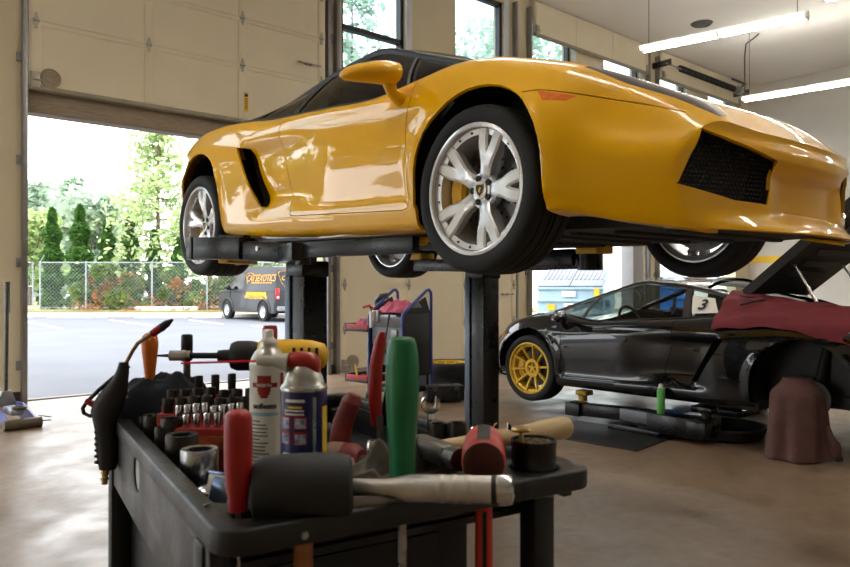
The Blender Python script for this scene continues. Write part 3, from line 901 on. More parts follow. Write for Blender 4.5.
# torsion shaft with spring above the farthest door
r = empty('torsion_spring', (15.65, 8.15, 6.0)); tag(r, 'dark torsion spring on its shaft below the ceiling above the farthest bay', 'door spring')
q = MB(); q.cyl((-1.9, 0, 0), (1.9, 0, 0), .016, n=8); q.build('shaft', M_galv, r)
q = MB(); pts = []
for k in range(28*8+1): 
    a = 2*PI*k/8; pts.append((-1.35+2.5*k/(28*8), .055*math.cos(a), .055*math.sin(a)))
q.tube(pts, .022, 5); q.build('spring_coil', M_black, r)
q = MB(); q.lathe([(.03,0), (.10,0), (.10,.03), (.07,.05), (.07,.10), (.10,.12), (.10,.15), (.03,.15)], (1.3, 0, 0), (1,0,0), 20); q.build('cable_drum', M_galv, r)
for xx in (-1.8, 1.8):
    q = MB(); q.box((xx, .16, .04), (.03, .45, .13), None, .004); q.build('bearing_plate', M_dsteel, r)
q = MB(); q.box((1.5, .05, .25), (.7, .04, .04)); q.bar((1.80, .05, .26), (1.45, .05, .02), .03, .03); q.build('operator_arm', M_dsteel, r)

# ---------------- suspended fluorescent lamps
M_lampbody = mat('white lamp housing', (220,220,215), .4, var=.02)
M_tube = mat('fluorescent tube', (255,252,244), .4, var=.0, emit=(255,250,240), estr=33.0)
def lamp(p, q, label, n):
    p, q = Vector(p), Vector(q); d = (q-p).normalized(); L_ = (q-p).length
    ang = math.atan2(d.y, d.x)
    r = empty('ceiling_lamp', (p+q)/2, (0, 0, ang)); tag(r, label, 'ceiling lamp', 'suspended fluorescent lamps')
    b = MB(); pr = [(-.052,-.012),(-.052,.045),(-.04,.07),(.04,.07),(.052,.045),(.052,-.012),(.03,-.022),(-.03,-.022)]
    b.prism(pr, Matrix.Translation((-L_/2, 0, 0)) @ Matrix(((0,0,1,0),(1,0,0,0),(0,1,0,0),(0,0,0,1))), L_); b.build('housing', M_lampbody, r)
    for s in (-1, 1):
        for x0, x1 in ((-L_/2+.04, -.03), (.03, L_/2-.04)):
            t = MB(); t.cyl((x0, s*.082, -.008), (x1, s*.082, -.008), .019, n=12); t.build('tube', M_tube, r)
    for x in (-L_/2+.03, 0, L_/2-.03):
        t = MB(); t.box((x, 0, -.004), (.035, .22, .05), None, .004); t.build('lamp_holder', M_lampbody, r)
    for x in (-L_/2+.15, L_/2-.15):
        t = MB(); t.cyl((x, 0, .07), (x, 0, CEIL-r.location.z), .005, n=6); t.build('hanger_rod', M_dsteel, r)
    return r
ZL = 5.08
def pxz(px, py, z): return atZ(px, py, z)
A = pxz(640, 50, ZL); B = pxz(812, 15, ZL); dirL = (B-A).normalized()
lamp(A, A+dirL*2.45, 'long fluorescent lamp hanging nearest over the yellow car', 0)
A2 = pxz(742, 100, ZL); B2 = pxz(850, 82, ZL); d2_ = (B2-A2).normalized()
lamp(A2, A2+d2_*2.45, 'long fluorescent lamp farther away, near the right wall', 1)
C3 = pxz(822, -2, ZL); lamp(C3, C3+dirL*2.45, 'fluorescent lamp just showing in the top right corner', 2)
# ------------------------------------------------------------------ outdoors
M_asph = mat('worn asphalt', (96,99,107), .85, var=.10, scale=.6, bump=.2, bscale=120)
M_conc = mat('pale concrete kerb', (196,190,178), .85, var=.08, scale=3)
M_line = mat('white road paint', (228,228,226), .7, var=.04)
M_soil = mat('dry grass and soil', (150,134,98), .95, var=.25, scale=4, col2=(120,128,84))
def slab(name, lat0, lat1, D0, D1, z0, z1, m, bev=0.0):
    b = MB(); c = cw((lat0+lat1)/2, (D0+D1)/2, (z0+z1)/2)
    b.box(c, (lat1-lat0, D1-D0, z1-z0), rz(-YAW).to_3x3(), bev); return b.build(name, m)
b = MB(); b.box((5, YW+WT+45, -.06), (190, 90, .12)); struct(b.build('ground_asphalt', M_asph))
b = MB(); b.box((-35, 0, -.08), (59, 60, .12)); struct(b.build('ground_side_lot', M_asph))
KD = 28.6
struct(slab('kerb', -34, 40, KD, KD+1.3, -.02, .13, M_conc, .02))
struct(slab('bank', -40, 50, KD+1.2, KD+30, -.1, .22, M_soil))
k = slab('concrete_block', -12.2, -9.6, KD+1.25, KD+1.65, .12, .38, M_conc, .03); tag(k, 'long pale concrete block lying behind the kerb by the fence', 'concrete block')
# wheel stops and bay lines
for i, (x0, x1) in enumerate(((12, 31), (47, 106), (134, 187), (192, 222))):
    D = KD-1.1; l0, l1 = (x0-425)/FPX*D, (x1-425)/FPX*D
    o = slab('wheel_stop', l0, l1, D, D+.16, 0, .12, M_line, .03)
    tag(o, ('white concrete wheel stop, %s in the row at the far kerb' % ('leftmost', 'second from left', 'third from left', 'rightmost, next to the van')[i]), 'wheel stop', 'wheel stops along the kerb')
def line(p, q, wd, name='bay_line'):
    p = atZ(*p, 0.004); q = atZ(*q, 0.004); b = MB(); d = (q-p).normalized(); n = Vector((-d.y, d.x, 0))*wd/2
    b.f([b.v(p+n), b.v(p-n), b.v(q-n), b.v(q+n)]); o = b.build(name, M_line)
    return o
for i, (p, q) in enumerate((((28,322),(60,328.5)), ((110,320),(152,325.5)), ((190,320),(222,324)), ((253,326),(278,328.5)))):
    o = line(p, q, .14); o['kind'] = 'structure'; o.name = 'trim_%d' % (i+10)

# ---- foliage
def leafcloud(n, sampler, size, seed, squash=1.0):
    r = random.Random(seed); V = []; F = []
    for _ in range(n):
        c = sampler(r); s = size*(.6+.8*r.random())
        a = Vector((r.gauss(0,1), r.gauss(0,1), r.gauss(0,.7))).normalized(); b_ = a.cross(Vector((r.gauss(0,1), r.gauss(0,1), r.gauss(0,1)))).normalized()
        k = len(V); c = Vector(c)
        V += [c+a*s, c+b_*s*.5, c-a*s, c-b_*s*.5]; F.append((k, k+1, k+2, k+3))
    return V, F
def leafmat(name, c1, c2, rough=.6, sc_=.9):
    if name in MATS: return MATS[name]
    m = mat(name, c1, rough, col2=c2, scale=sc_, spec=.3)
    nt = m.node_tree; b = nt.nodes['Principled BSDF']; out = nt.nodes['Material Output']
    tl = nt.nodes.new('ShaderNodeBsdfTranslucent'); mx = nt.nodes.new('ShaderNodeMixShader'); mx.inputs[0].default_value = .35
    src = b.inputs['Base Color'].links[0].from_socket
    nt.links.new(src, tl.inputs['Color']); nt.links.new(b.outputs[0], mx.inputs[1]); nt.links.new(tl.outputs[0], mx.inputs[2]); nt.links.new(mx.outputs[0], out.inputs['Surface'])
    return m
L_ced = leafmat('cedar green', (52,92,38), (86,124,52), sc_=2.5)
L_ivy = leafmat('ivy green', (74,108,44), (122,142,66), sc_=1.2)
L_rust = leafmat('rusty leaves', (140,92,54), (168,120,76), sc_=2)
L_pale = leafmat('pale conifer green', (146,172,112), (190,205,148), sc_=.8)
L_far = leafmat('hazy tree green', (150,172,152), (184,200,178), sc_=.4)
M_bark = mat('bark', (98,84,70), .9, var=.2, scale=6)
FD = 30.3
zb = .22
# columnar cedars
CED = [(52, 208, 20, 'leftmost dark columnar cedar behind the fence, beside the fence corner'), (80, 205, 23, 'widest and tallest dark cedar behind the fence, second from left'), (107, 218, 17, 'third dark columnar cedar from the left behind the fence'),
       (130, 218, 18, 'fourth dark cedar from the left, with a forked top, behind the fence'), (154, 230, 15, 'fifth dark cedar, slim and short, left of the tall pale conifer'), (178, 239, 15, 'rightmost short dark cedar, half behind the silver car wheel')]
for i, (px, top, wpx, lab) in enumerate(CED):
    D = FD+1.6; base = cw((px-425)/FPX*D, D, zb); H = CZ+(HY-top)/FPX*D-zb; R = wpx/2/FPX*D*1.3
    r = empty('columnar_cedar', base); tag(r, lab, 'tree', 'columnar cedars behind the fence')
    def samp(rr, H=H, R=R):
        f = rr.random()**.85; z = .05+f*(H-.05)
        rad = R*(1.0-.12*(1-f))*(1-f**3.2)**.8*(.75+.25*math.sin(3*f*9+rr.random()))
        a = rr.random()*2*PI; q = rad*(.72+.3*rr.random()); return (q*math.cos(a), q*math.sin(a), z)
    V, F = leafcloud(5200, samp, .11, 11+i); raw('foliage', V, F, L_ced, r, False)
    t = MB(); t.cyl((0,0,-.1), (0,0,H*.8), .07, .02, 8); t.build('trunk', M_bark, r)
def conifer(px, top, wpx, D, m, lab, n, seed, size=.2, loose=.5, base_f=.1, group='trees beyond the lot'):
    base = cw((px-425)/FPX*D, D, zb); H = CZ+(HY-top)/FPX*D-zb; R = wpx/2/FPX*D
    r = empty('tall_conifer', base); tag(r, lab, 'tree', group)
    rr = random.Random(seed); tiers = 16; br = MB(); arms = []
    for k in range(tiers):
        f = base_f+(1-base_f)*k/tiers
        for q in range(6):
            a = rr.random()*2*PI; ln = R*(1-f)**.75*(.6+.5*rr.random())+.1
            p = Vector((0,0,f*H)); e = p+Vector((math.cos(a)*ln, math.sin(a)*ln, ln*(.18-.35*rr.random())))
            arms.append((p, e)); br.cyl(p, e, .035*(1-f)+.012, .008, 5)
    br.cyl((0,0,-.2), (0,0,H), .16, .02, 8); br.build('trunk', M_bark, r)
    def samp(q):
        p, e = q.choice(arms); f = q.random()**.7; c = p.lerp(e, .15+.9*f); s = loose*(.25+.6*f)
        return c+Vector((q.gauss(0, s*.5), q.gauss(0, s*.5), q.gauss(0, s*.35)-.1))
    V, F = leafcloud(n, samp, size, seed+1); raw('foliage', V, F, m, r, False)
def bushy(px, top, wpx, D, m, lab, n, seed, size=.25, name='leafy_tree', group='trees beyond the lot', z0=.3):
    base = cw((px-425)/FPX*D, D, zb); H = CZ+(HY-top)/FPX*D-zb; R = wpx/2/FPX*D
    r = empty(name, base); tag(r, lab, 'tree', group)
    rr = random.Random(seed); bl = [(Vector((rr.uniform(-.6,.6)*R, rr.uniform(-.6,.6)*R, H*rr.uniform(z0, .86))), R*rr.uniform(.3,.55)) for _ in range(15)]
    def samp(q):
        c, s = q.choice(bl); d = Vector((q.gauss(0,1), q.gauss(0,1), q.gauss(0,1))).normalized()
        return c+d*s*(.6+.5*q.random())
    V, F = leafcloud(n, samp, size, seed+1); raw('foliage', V, F, m, r, False)
    t = MB(); t.cyl((0,0,-.2), (0,0,H*.7), R*.05+.05, .04, 8)
    for c, s in bl[:9]: t.cyl((0,0,H*.25), c, .05, .02, 6)
    t.build('trunk', M_bark, r)
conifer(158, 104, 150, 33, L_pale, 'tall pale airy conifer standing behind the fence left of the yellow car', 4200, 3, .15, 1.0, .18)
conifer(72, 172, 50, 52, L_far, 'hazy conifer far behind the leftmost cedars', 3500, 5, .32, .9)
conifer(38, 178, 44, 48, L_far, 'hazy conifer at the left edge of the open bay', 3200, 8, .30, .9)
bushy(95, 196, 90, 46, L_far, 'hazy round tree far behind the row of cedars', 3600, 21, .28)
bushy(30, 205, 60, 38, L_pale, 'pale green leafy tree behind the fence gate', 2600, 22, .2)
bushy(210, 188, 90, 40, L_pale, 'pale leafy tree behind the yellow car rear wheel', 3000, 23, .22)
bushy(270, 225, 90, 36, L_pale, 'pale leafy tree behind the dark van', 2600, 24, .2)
# trees seen through the clerestory windows (far, tall)
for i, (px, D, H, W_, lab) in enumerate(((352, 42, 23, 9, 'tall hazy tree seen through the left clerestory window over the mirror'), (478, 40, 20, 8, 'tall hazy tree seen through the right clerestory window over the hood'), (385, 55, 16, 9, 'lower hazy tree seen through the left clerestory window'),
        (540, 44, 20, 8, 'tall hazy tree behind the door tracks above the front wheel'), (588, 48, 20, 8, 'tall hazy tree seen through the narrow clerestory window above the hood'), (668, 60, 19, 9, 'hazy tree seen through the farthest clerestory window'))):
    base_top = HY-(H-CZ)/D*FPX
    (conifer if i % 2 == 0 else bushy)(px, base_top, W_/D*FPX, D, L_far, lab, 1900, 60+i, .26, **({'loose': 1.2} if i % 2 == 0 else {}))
# trees reflected in the car side, beyond the left wall
for i, (x, y, H, W_) in enumerate(((-8, 30, 7, 5.5), (-16, 24, 9, 6), (-23, 16, 8, 6), (-25, 6, 10, 6), (-24, -4, 8, 6), (-13, 33, 10, 6), (-4, 37, 11, 6))):
    r = empty('leafy_tree', (x, y, 0)); tag(r, 'leafy tree across the side lot, mirrored in the yellow car door', 'tree', 'trees across the side lot')
    rr = random.Random(90+i); bl = [(Vector((rr.uniform(-.5,.5)*W_, rr.uniform(-.5,.5)*W_, H*rr.uniform(.25,.85))), W_*rr.uniform(.15,.26)) for _ in range(14)]
    def samp(q, bl=bl):
        c, s = q.choice(bl); d = Vector((q.gauss(0,1), q.gauss(0,1), q.gauss(0,1))).normalized(); return c+d*s*(.6+.5*q.random())
    V, F = leafcloud(2200, samp, .32, 190+i); raw('foliage', V, F, L_ivy, r, False)
    t = MB(); t.cyl((0,0,-.1), (0,0,H*.7), .2, .05, 8); t.build('trunk', M_bark, r)

# ---- chain link fence
M_fence = mat('galvanised fence', (150,158,160), .5, .4)
fz = zb
fr = empty('chain_link_fence', cw(0, FD, fz)); fr.rotation_euler = (0, 0, -YAW)
tag(fr, 'galvanised chain link fence with top rail across the far side of the lot', 'fence')
fh = CZ+(HY-262.5)/FPX*FD-fz
def fx(px): return (px-425)/FPX*FD
x0, x1 = fx(40), fx(330)
for px in (40, 86, 152, 207, 262, 315):
    t = MB(); x = fx(px); t.cyl((x,0,-.1), (x,0,fh), .035, n=10); t.ball((x,0,fh+.01), .045, 8, 6)
    if px in (40, 152): t.cyl((x,0,fh), (x+.18,-.0,fh+.32), .02, n=6)
    t.build('fence_post', M_fence, fr)
t = MB(); t.cyl((x0,0,fh), (x1,0,fh), .024, n=8); t.cyl((x0,0,.12), (x1,0,.12), .01, n=6); t.build('top_rail', M_fence, fr)
V = []; F = []
step = .16; hw = .0036
def strip(p, q):
    d = (Vector(q)-Vector(p)).normalized(); n = Vector((-d.z, 0, d.x))*hw; k = len(V)
    V.extend([Vector(p)+n, Vector(p)-n, Vector(q)-n, Vector(q)+n]); F.append((k, k+1, k+2, k+3))
nx = int((x1-x0)/step)
for i in range(-int(fh/step), nx):
    xa = x0+i*step
    for sg in (1, -1):
        p, q = (xa, .0, 0), (xa+fh, .0, fh)
        if sg < 0: p, q = (xa, .008, fh), (xa+fh, .008, 0)
        # clip to the fence
        ta_ = max(0, (x0-p[0])/fh); tb_ = min(1, (x1-p[0])/fh)
        if tb_ > ta_: strip(tuple(p[k]+(q[k]-p[k])*ta_ for k in range(3)), tuple(p[k]+(q[k]-p[k])*tb_ for k in range(3)))
raw('chain_mesh', V, F, M_fence, fr, False)
# fence gate leaf going away at the left corner
fg = empty('fence_gate', cw(fx(40)-.05, FD, fz)); fg.rotation_euler = (0, 0, -YAW); tag(fg, 'chain link gate panel left of the fence corner post', 'gate')
t = MB(); gx = fx(12)-fx(40)
for p, q in (((gx,0,.05),(gx,0,fh)), ((-.25,0,.05),(-.25,0,fh)), ((gx,0,fh),(-.25,0,fh)), ((gx,0,.05),(-.25,0,.05)), ((gx,0,fh*.5),(-.25,0,fh*.5))): t.cyl(p, q, .026, n=8)
t.build('gate_frame', M_fence, fg)
V = []; F = []
for i in range(12):
    strip((gx+i*(-.25-gx)/12, 0, .05), (gx+(i+1)*(-.25-gx)/12, 0, fh)); strip((gx+(i+1)*(-.25-gx)/12, 0, .05), (gx+i*(-.25-gx)/12, 0, fh))
raw('gate_mesh', V, F, M_fence, fg, False)
# ivy and shrubs along the fence (uncountable)
def hedge(name, m, n, seed, dens, dD, hmax, size, x0p, x1p):
    rr = random.Random(seed); bl = []
    for _ in range(46):
        x = fx(rr.uniform(x0p, x1p)); bl.append((x, rr.uniform(.25, 1.2)+dD, rr.uniform(.1, hmax), rr.uniform(.25, .6)))
    def samp(q):
        x, d, z, s = q.choice(bl); v = Vector((q.gauss(0,1), q.gauss(0,.7), q.gauss(0,1))).normalized()*s*(.5+.5*q.random())
        return cw(x+v.x, FD+d+v.y, max(.05, z+v.z)+fz)
    V, F = leafcloud(n, samp, size, seed); o = raw(name, V, F, m, None, False)
    return o
tag(hedge('ivy_hedge', L_ivy, 26000, 31, 1, 0, 1.75, .11, 74, 330), 'green ivy and shrubs growing along the chain link fence', 'hedge', kind='stuff')
tag(hedge('rusty_shrub', L_rust, 3000, 32, 1, -.2, 1.5, .07, 85, 330), 'rust coloured autumn leaves mixed into the fence ivy', 'shrub', kind='stuff')
tag(hedge('fallen_leaves', L_rust, 900, 33, 1, -.9, .06, .06, 78, 330), 'dry leaves scattered on the bank under the fence', 'leaves', kind='stuff')

# ---- dark van (local: +y forward, x right)
M_van = mat('dark grey van paint', (33,36,42), .5, var=.06, coat=.15)
M_vtrim = mat('grey van bumper', (120,122,126), .5)
M_van_txt = mat('orange lettering', (222,160,52), .5)
M_van_txt2 = mat('yellow lettering', (240,190,50), .5)
Dv = 23.2
rear_near = atZ(276, 322.5, 0)
ang = math.radians(49)          # heading away to the left
fwdv = (RT*(-math.cos(ang))+FW*math.sin(ang)).normalized(); rtv = Vector((fwdv.y, -fwdv.x, 0))
vw, vl = 1.96, 4.5
org = rear_near+rtv*(vw/2)
van = empty('delivery_van', (org.x, org.y, 0), (0, 0, math.atan2(fwdv.y, fwdv.x)-PI/2))
tag(van, 'dark grey panel van with orange lettering parked outside by the kerb', 'van')
prof = [(0,.42),(0,.95),(.03,1.12),(.12,1.80),(.22,1.92),(.5,1.95),(2.7,1.95),(3.05,1.86),(3.62,1.18),(4.30,1.02),(4.48,.90),(4.52,.45),(4.45,.30),(.08,.30)]
bd = MB(); rows = []
for x, k in ((-1, .93), (-.985, .97), (-.96, .99), (-.9, 1.0), (.9, 1.0), (.96, .99), (.985, .97), (1, .93)):
    row = []
    for y, z in prof:
        tum = 1-.17*max(0, (z-1.05)/.9)**1.3
        row.append((x*vw/2*tum, 2.25+(y-2.25)*k, .3+(z-.3)*(.97+.03*k) if z > .3 else z))
    rows.append(row)
g = bd.grid(rows, True)
bd.f(g[0]); bd.f(g[-1][::-1]); bdo = bd.build('van_body', M_van, van, ang=28)
def vx(z, s): return s*vw/2*(1-.17*max(0, (z-1.05)/.9)**1.3)
for s in (-1, 1):
    q = MB(); pts = [(2.42, 1.14), (3.38, 1.14), (2.98, 1.72), (2.42, 1.76)]
    q.f([q.v((vx(z, s)+s*.006, y, z)) for y, z in pts]); q.build('door_window', glass_mat('van glass', (150,165,160), .35), van, recalc=False)
    q = MB()
    for y, z0, z1 in ((2.30, .42, 1.80), (3.50, .42, 1.12), (.10, .5, 1.75)): q.bar((vx(z0, s)+s*.003, y, z0), (vx(z1, s)+s*.003, y, z1), .012, .012)
    q.bar((vx(1.05, s)+s*.003, .1, 1.05), (vx(1.05, s)+s*.003, 4.3, 1.02), .014, .014)
    q.build('body_seam', M_black, van)
    q = MB(); q.ball((vx(1.15, s)+s*.16, 3.35, 1.2), .13, 12, 8, (.7, .5, .8)); q.cyl((vx(1.15, s), 3.36, 1.12), (vx(1.15, s)+s*.14, 3.36, 1.16), .03, n=8); q.build('door_mirror', M_black, van)
    q = MB(); q.box((s*.93, -.01, .98), (.12, .06, .38), None, .01); tl = q.build('tail_light', mat('red tail lens', (205,20,26), .25), van)
    q = MB(); q.box((s*.93, -.045, .86), (.08, .01, .07), None, .003); q.build('reverse_lens', M_white, tl)
    for y in (.86, 3.68):
        wb = MB(); wb.lathe([(.20,-.10), (.33,-.10), (.345,-.07), (.345,.07), (.33,.10), (.215,.10)], (s*.935, y, .345), (s,0,0), 32, caps=False); wo = wb.build('van_wheel', M_tyre, van)
        h = MB(); h.lathe([(.215,.07), (.21,.095), (.17,.07), (.09,.06), (.07,.10), (.001,.10)], (s*.935, y, .345), (s,0,0), 30, caps=False)
        for k in range(5):
            a = 2*PI*k/5; h.box((s*1.0, y+.13*math.cos(a), .345+.13*math.sin(a)), (.03, .06, .05), Matrix.Rotation(a, 4, 'X'), .01)
        h.build('van_rim', mat('van alloy', (190,192,194), .3, .7), wo)
        ar = MB(); pts = [(vx(.5, s)+s*.012, y+.44*math.cos(PI*k/14), .36+.42*math.sin(PI*k/14)) for k in range(15)]; ar.tube(pts, .035, 6); ar.build('arch_flare', M_van, van)
        ar = MB(); ar.lathe([(.001, 0), (.40, 0), (.40, .02), (.001, .02)], (vx(.5, s)-s*.014, y, .37), (s,0,0), 24); ar.build('wheel_well', M_black, van)
q = MB(); q.box((0, -.08, .47), (1.9, .18, .16), None, .03); q.build('rear_bumper', M_vtrim, van)
q = MB(); q.box((0, 4.5, .47), (1.9, .14, .22), None, .04); q.build('front_bumper', M_black, van)
q = MB(); q.box((0, -.003, 1.1), (.012, .012, 1.5)); q.bar((-.8, -.006, 1.06), (.8, -.006, 1.06), .012, .012); q.build('rear_door_seam', M_black, van)
# lettering on the left flank and the rear doors
MX = Matrix(((0,0,-1,0),(-1,0,0,0),(0,1,0,0),(0,0,0,1)))        # text x -> -y, text y -> z, facing -x
def flank(name, txt, size, y, z, m, sx=1.0, **kw):
    tz = math.atan2(vx(z-.2, -1)-vx(z+.2, -1), .4)
    T = Matrix.Translation((vx(z, -1)-.012, y, z)) @ Matrix.Rotation(-tz, 4, 'Y') @ MX
    return text_obj(name, txt, size, m, van, T, sx=sx, **kw)
flank('flank_lettering', 'CATSEXOTICS', .36, 1.20, 1.52, M_van_txt, sx=.92, shear=.22, bold=.0)
flank('web_lettering', 'WWW.CATSEXOTICS.COM', .17, 1.45, .84, M_van_txt2, sx=.80, bold=.003)
# first yellow line under the belt: unreadable small capitals, kept as narrow blocks
q = MB(); rr = random.Random(4); yy = 2.18
while yy > .75:
    w_ = rr.choice((.05, .07, .07, .09)); q.box((vx(.97, -1)-.010, yy-w_/2, .97), (.004, w_*.8, .13)); yy -= w_+.02 if rr.random() < .85 else w_+.06
q.build('small_lettering', M_van_txt2, van)
q = MB(); q.box((vx(1.36, -1)-.012, 1.10, 1.36), (.004, 1.5, .03)); q.build('underline', M_van_txt, van)
shp = [(-.33,.22),(-.28,.30),(0,.33),(.28,.30),(.33,.22),(.20,-.18),(0,-.42),(-.20,-.18)]
def shield(T, sc_):
    q = MB(); n = len(shp)
    for k in range(n):
        a, b_ = shp[k], shp[(k+1) % n]; q.bar(T @ Vector((a[0]*sc_, a[1]*sc_, 0)), T @ Vector((b_[0]*sc_, b_[1]*sc_, 0)), .022, .010)
    return q.build('shield_logo', M_van_txt, van)
shield(Matrix.Translation((vx(1.46, -1)-.012, 1.98, 1.44)) @ MX, .85)
MR = Matrix(((1,0,0,0),(0,0,-1,0),(0,1,0,0),(0,0,0,1)))
shield(Matrix.Translation((-.55, .085, 1.5)) @ Matrix.Rotation(-.12, 4, 'X') @ MR, .85)
text_obj('rear_lettering', 'CATSEXOTICS', .22, M_van_txt, van, Matrix.Translation((-.02, .08, 1.52)) @ Matrix.Rotation(-.12, 4, 'X') @ MR, shear=.22)
q = MB(); q.box((-.32, -.008, 1.16), (.34, .006, .09)); q.box((-.30, -.008, .66), (.30, .006, .09)); q.build('rear_small_lettering', M_van_txt2, van)

# ---- dumpsters outside the third bay
M_dump = mat('pale blue dumpster steel', (150,178,192), .55, var=.10, scale=2)
M_lid = mat('grey ribbed lid', (112,116,126), .6)
M_blue = mat('blue dumpster steel', (34,98,168), .5, var=.1)
def dumpster(loc, rot, label, m, s=1.0, decals=True):
    r = empty('dumpster', loc, (0, 0, rot)); tag(r, label, 'dumpster', 'dumpsters outside the bay')
    W, Dp, hf, hb = 1.95*s, 1.7*s, 1.22*s, 1.80*s
    b = MB(); b.prism([(0, .12), (Dp, .12), (Dp, hb-.25), (Dp-.35, hb), (Dp-.55, hb), (0, hf)], Matrix(((0,0,1,-W/2),(1,0,0,0),(0,1,0,0),(0,0,0,1))), W, .01)
    for z in (.45, .82, hf-.04): b.box((0, -.03, z*s if z < 1 else z), (W+.06, .07, .08), None, .012)
    for s_ in (-1, 1):
        b.box((s_*(W/2+.07), .7, .75), (.12, .8, .18), None, .01)
        b.cyl((s_*(W/2-.2), .2, 0), (s_*(W/2-.2), .2, .13), .07, n=12); b.cyl((s_*(W/2-.2), Dp-.2, 0), (s_*(W/2-.2), Dp-.2, .13), .07, n=12)
    b.build('bin_body', m, r)
    sl = (hb-hf)/(Dp-.5); an = math.atan(sl); ln = (Dp-.5)/math.cos(an)
    for s_ in (-1, 1):
        l = MB(); R = Matrix.Rotation(an, 4, 'X'); c = Vector((s_*W/4, (Dp-.55)/2-.02, (hf+hb)/2+.03))
        l.box(c, (W/2-.02, ln+.05, .035), R, .01)
        for k in range(7): l.box(c+R @ Vector((-W/4+.10+(W/2-.2)*k/6, .12, .025)), (.05, ln*.6, .025), R, .006)
        l.build('lid', M_lid, r)
    if decals:
        for nm, x, z, w_, h_, mm in (('white_decal', -.02, 1.02, .5, .17, M_white), ('yellow_decal', .82*W/1.95-.02, 1.04, .2, .26, M_yellow), ('yellow_decal', -.55, .62, .3, .18, M_yellow), ('notice_decal', -.02, .60, .36, .28, M_white)):
            q = MB(); q.box((x, -.07, z*s), (w_*.8, .006, h_)); o = q.build(nm, mm, r)
            if nm == 'notice_decal':
                q = MB(); q.box((0, -.075, .66), (.12, .004, .08)); q.build('notice_mark', M_red, o)
        q = MB(); q.box((W/2+.004, Dp*.72, 1.2), (.006, .16, .3)); q.build('yellow_decal', M_yellow, r)
    return r
Pd = atD(570, 300, 21.0)
an_d = math.atan2((RT).y, (RT).x)
dumpster((Pd.x, Pd.y, 0), an_d-.45, 'pale blue dumpster with grey lids and stickers outside the bay', M_dump, 1.0)
Pd2 = atD(655, 300, 25)
dumpster((Pd2.x, Pd2.y, 0), an_d-.5, 'deep blue dumpster farther back, seen past the blue-grey column', M_blue, 1.0, False)
# pale building wall across the yard behind the dumpsters
b = MB(); b.box(cw(9.5, 33, 2.2), (16, .4, 4.4), rz(-YAW).to_3x3()); o = b.build('yard_wall', mat('white yard wall', (232,232,228), .8, var=.03, scale=.5)); struct(o)
# ------------------------------------------------------------------ the two cars
XC, YF, ZG = 2.825, 1.943, 1.36
yc = make_car('sports_car', (XC, YF, ZG), (-.026, 0, PI), YEL, 'closed')
tag(yc, 'yellow sports car with black roof and silver wheels raised overhead on the lift', 'car')
# ------------------------------------------------------------------ black car on a low lift
X2, Y2, Z2g = 6.235, 4.635, .19
bc = make_car('sports_car', (X2, Y2, Z2g), (0, 0, 0), BLK, 'lidup')
tag(bc, 'black sports car on low lift, engine lid raised, number 3 in its window', 'car')
# number card in the left rear quarter window
def win_pt(a, f, off):
    b = belt(a); r = rail(au(a)); x = b[1]+(r[1]-b[1])*f+.018*math.sin(PI*f)
    return Vector((-(x+off), -(b[0]+(r[0]-b[0])*f), b[2]+(r[2]-b[2])*f))
q = MB(); rows = [[win_pt(1.645+.23*i/4, .16+.56*k/4, .004) for k in range(5)] for i in range(5)]
rows2 = [[win_pt(1.645+.23*i/4, .16+.56*k/4, .001) for k in range(5)] for i in range(5)]
q.grid(rows); q.grid(rows2)
card = q.build('number_card', M_white, bc, recalc=True)
pc = win_pt(1.755, .44, .006); ex = (win_pt(1.55, .50, .006)-win_pt(1.87, .50, .006)).normalized(); ey = (win_pt(1.71, .8, .006)-win_pt(1.71, .2, .006)).normalized(); ey = Vector((ey.x, 0, ey.z)).normalized()
ex = Vector((0, -1, 0)); en = ex.cross(ey).normalized()
T = Matrix(((ex.x, ey.x, en.x, pc.x-.012), (ex.y, ey.y, en.y, pc.y), (ex.z, ey.z, en.z, pc.z), (0, 0, 0, 1)))
text_obj('number', '3', .15, M_black, card, T, bold=.004, shear=.1)
# red fender cover over the left rear wing
M_cover = mat('dark red fender cover', (104,16,28), .75, var=.12, scale=10, bump=.25, bscale=14)
def drape(off):
    rows = []; rr = random.Random(5)
    for i in range(31):
        a = 1.88+1.44*i/30; row = []
        r_ = rail(next((k+(a-RA[k])/(RA[k+1]-RA[k]) for k in range(7) if a <= RA[k+1]), 7.0))
        lo = (T4(a)+.006, Z4(a)+.015-.13*sstep(2.1, 3.2, a)); cr = (T5(a)+.012, Z5(a)+.012)
        inn = (r_[1], r_[2]+.022); ina = a
        P_ = [(lo[0], a, lo[1]), ((lo[0]+cr[0])/2+.022, a, (lo[1]+cr[1])/2+.012), (cr[0], a, cr[1]), (cr[0]-.06, a+(ina-a)*.35, cr[1]+(inn[1]-cr[1])*.35+.02), ((cr[0]+inn[0])/2-.02, a+(ina-a)*.6, (cr[1]+inn[1])/2+.03), (inn[0], ina, inn[1]), (inn[0]-.12, ina, inn[1]+.01)]
        fine = []
        for k in range(len(P_)-1):
            for q_ in range(4): fine.append(crom(P_, k, q_/4))
        fine.append(P_[-1])
        for n, (t, aa, z) in enumerate(fine):
            wv = .006*math.sin(aa*23+n*.5)+.005*math.sin(aa*11-n*.9)
            row.append((-(t+wv*.6+off), -aa, z+wv+off))
        rows.append(row)
    return rows
q = MB(); q.grid(drape(.016)); q.grid(drape(.010))
fc = q.build('fender_cover', M_cover, None); fc.location = (X2, Y2, Z2g)
tag(fc, 'dark red cloth fender cover draped over the rear wing of the black car', 'fender cover')
q = MB(); q.tube([Vector((X2, Y2, Z2g))+Vector(p) for p in ((-.66,-1.98,.985), (-.70,-2.04,.975), (-.66,-2.16,.975), (-.74,-2.2,.955), (-.80,-2.14,.94), (-.84,-2.06,.915))], .008, 6)
tag(q.build('bungee_cord', M_black), 'short black cord lying on the dark red fender cover', 'cord')
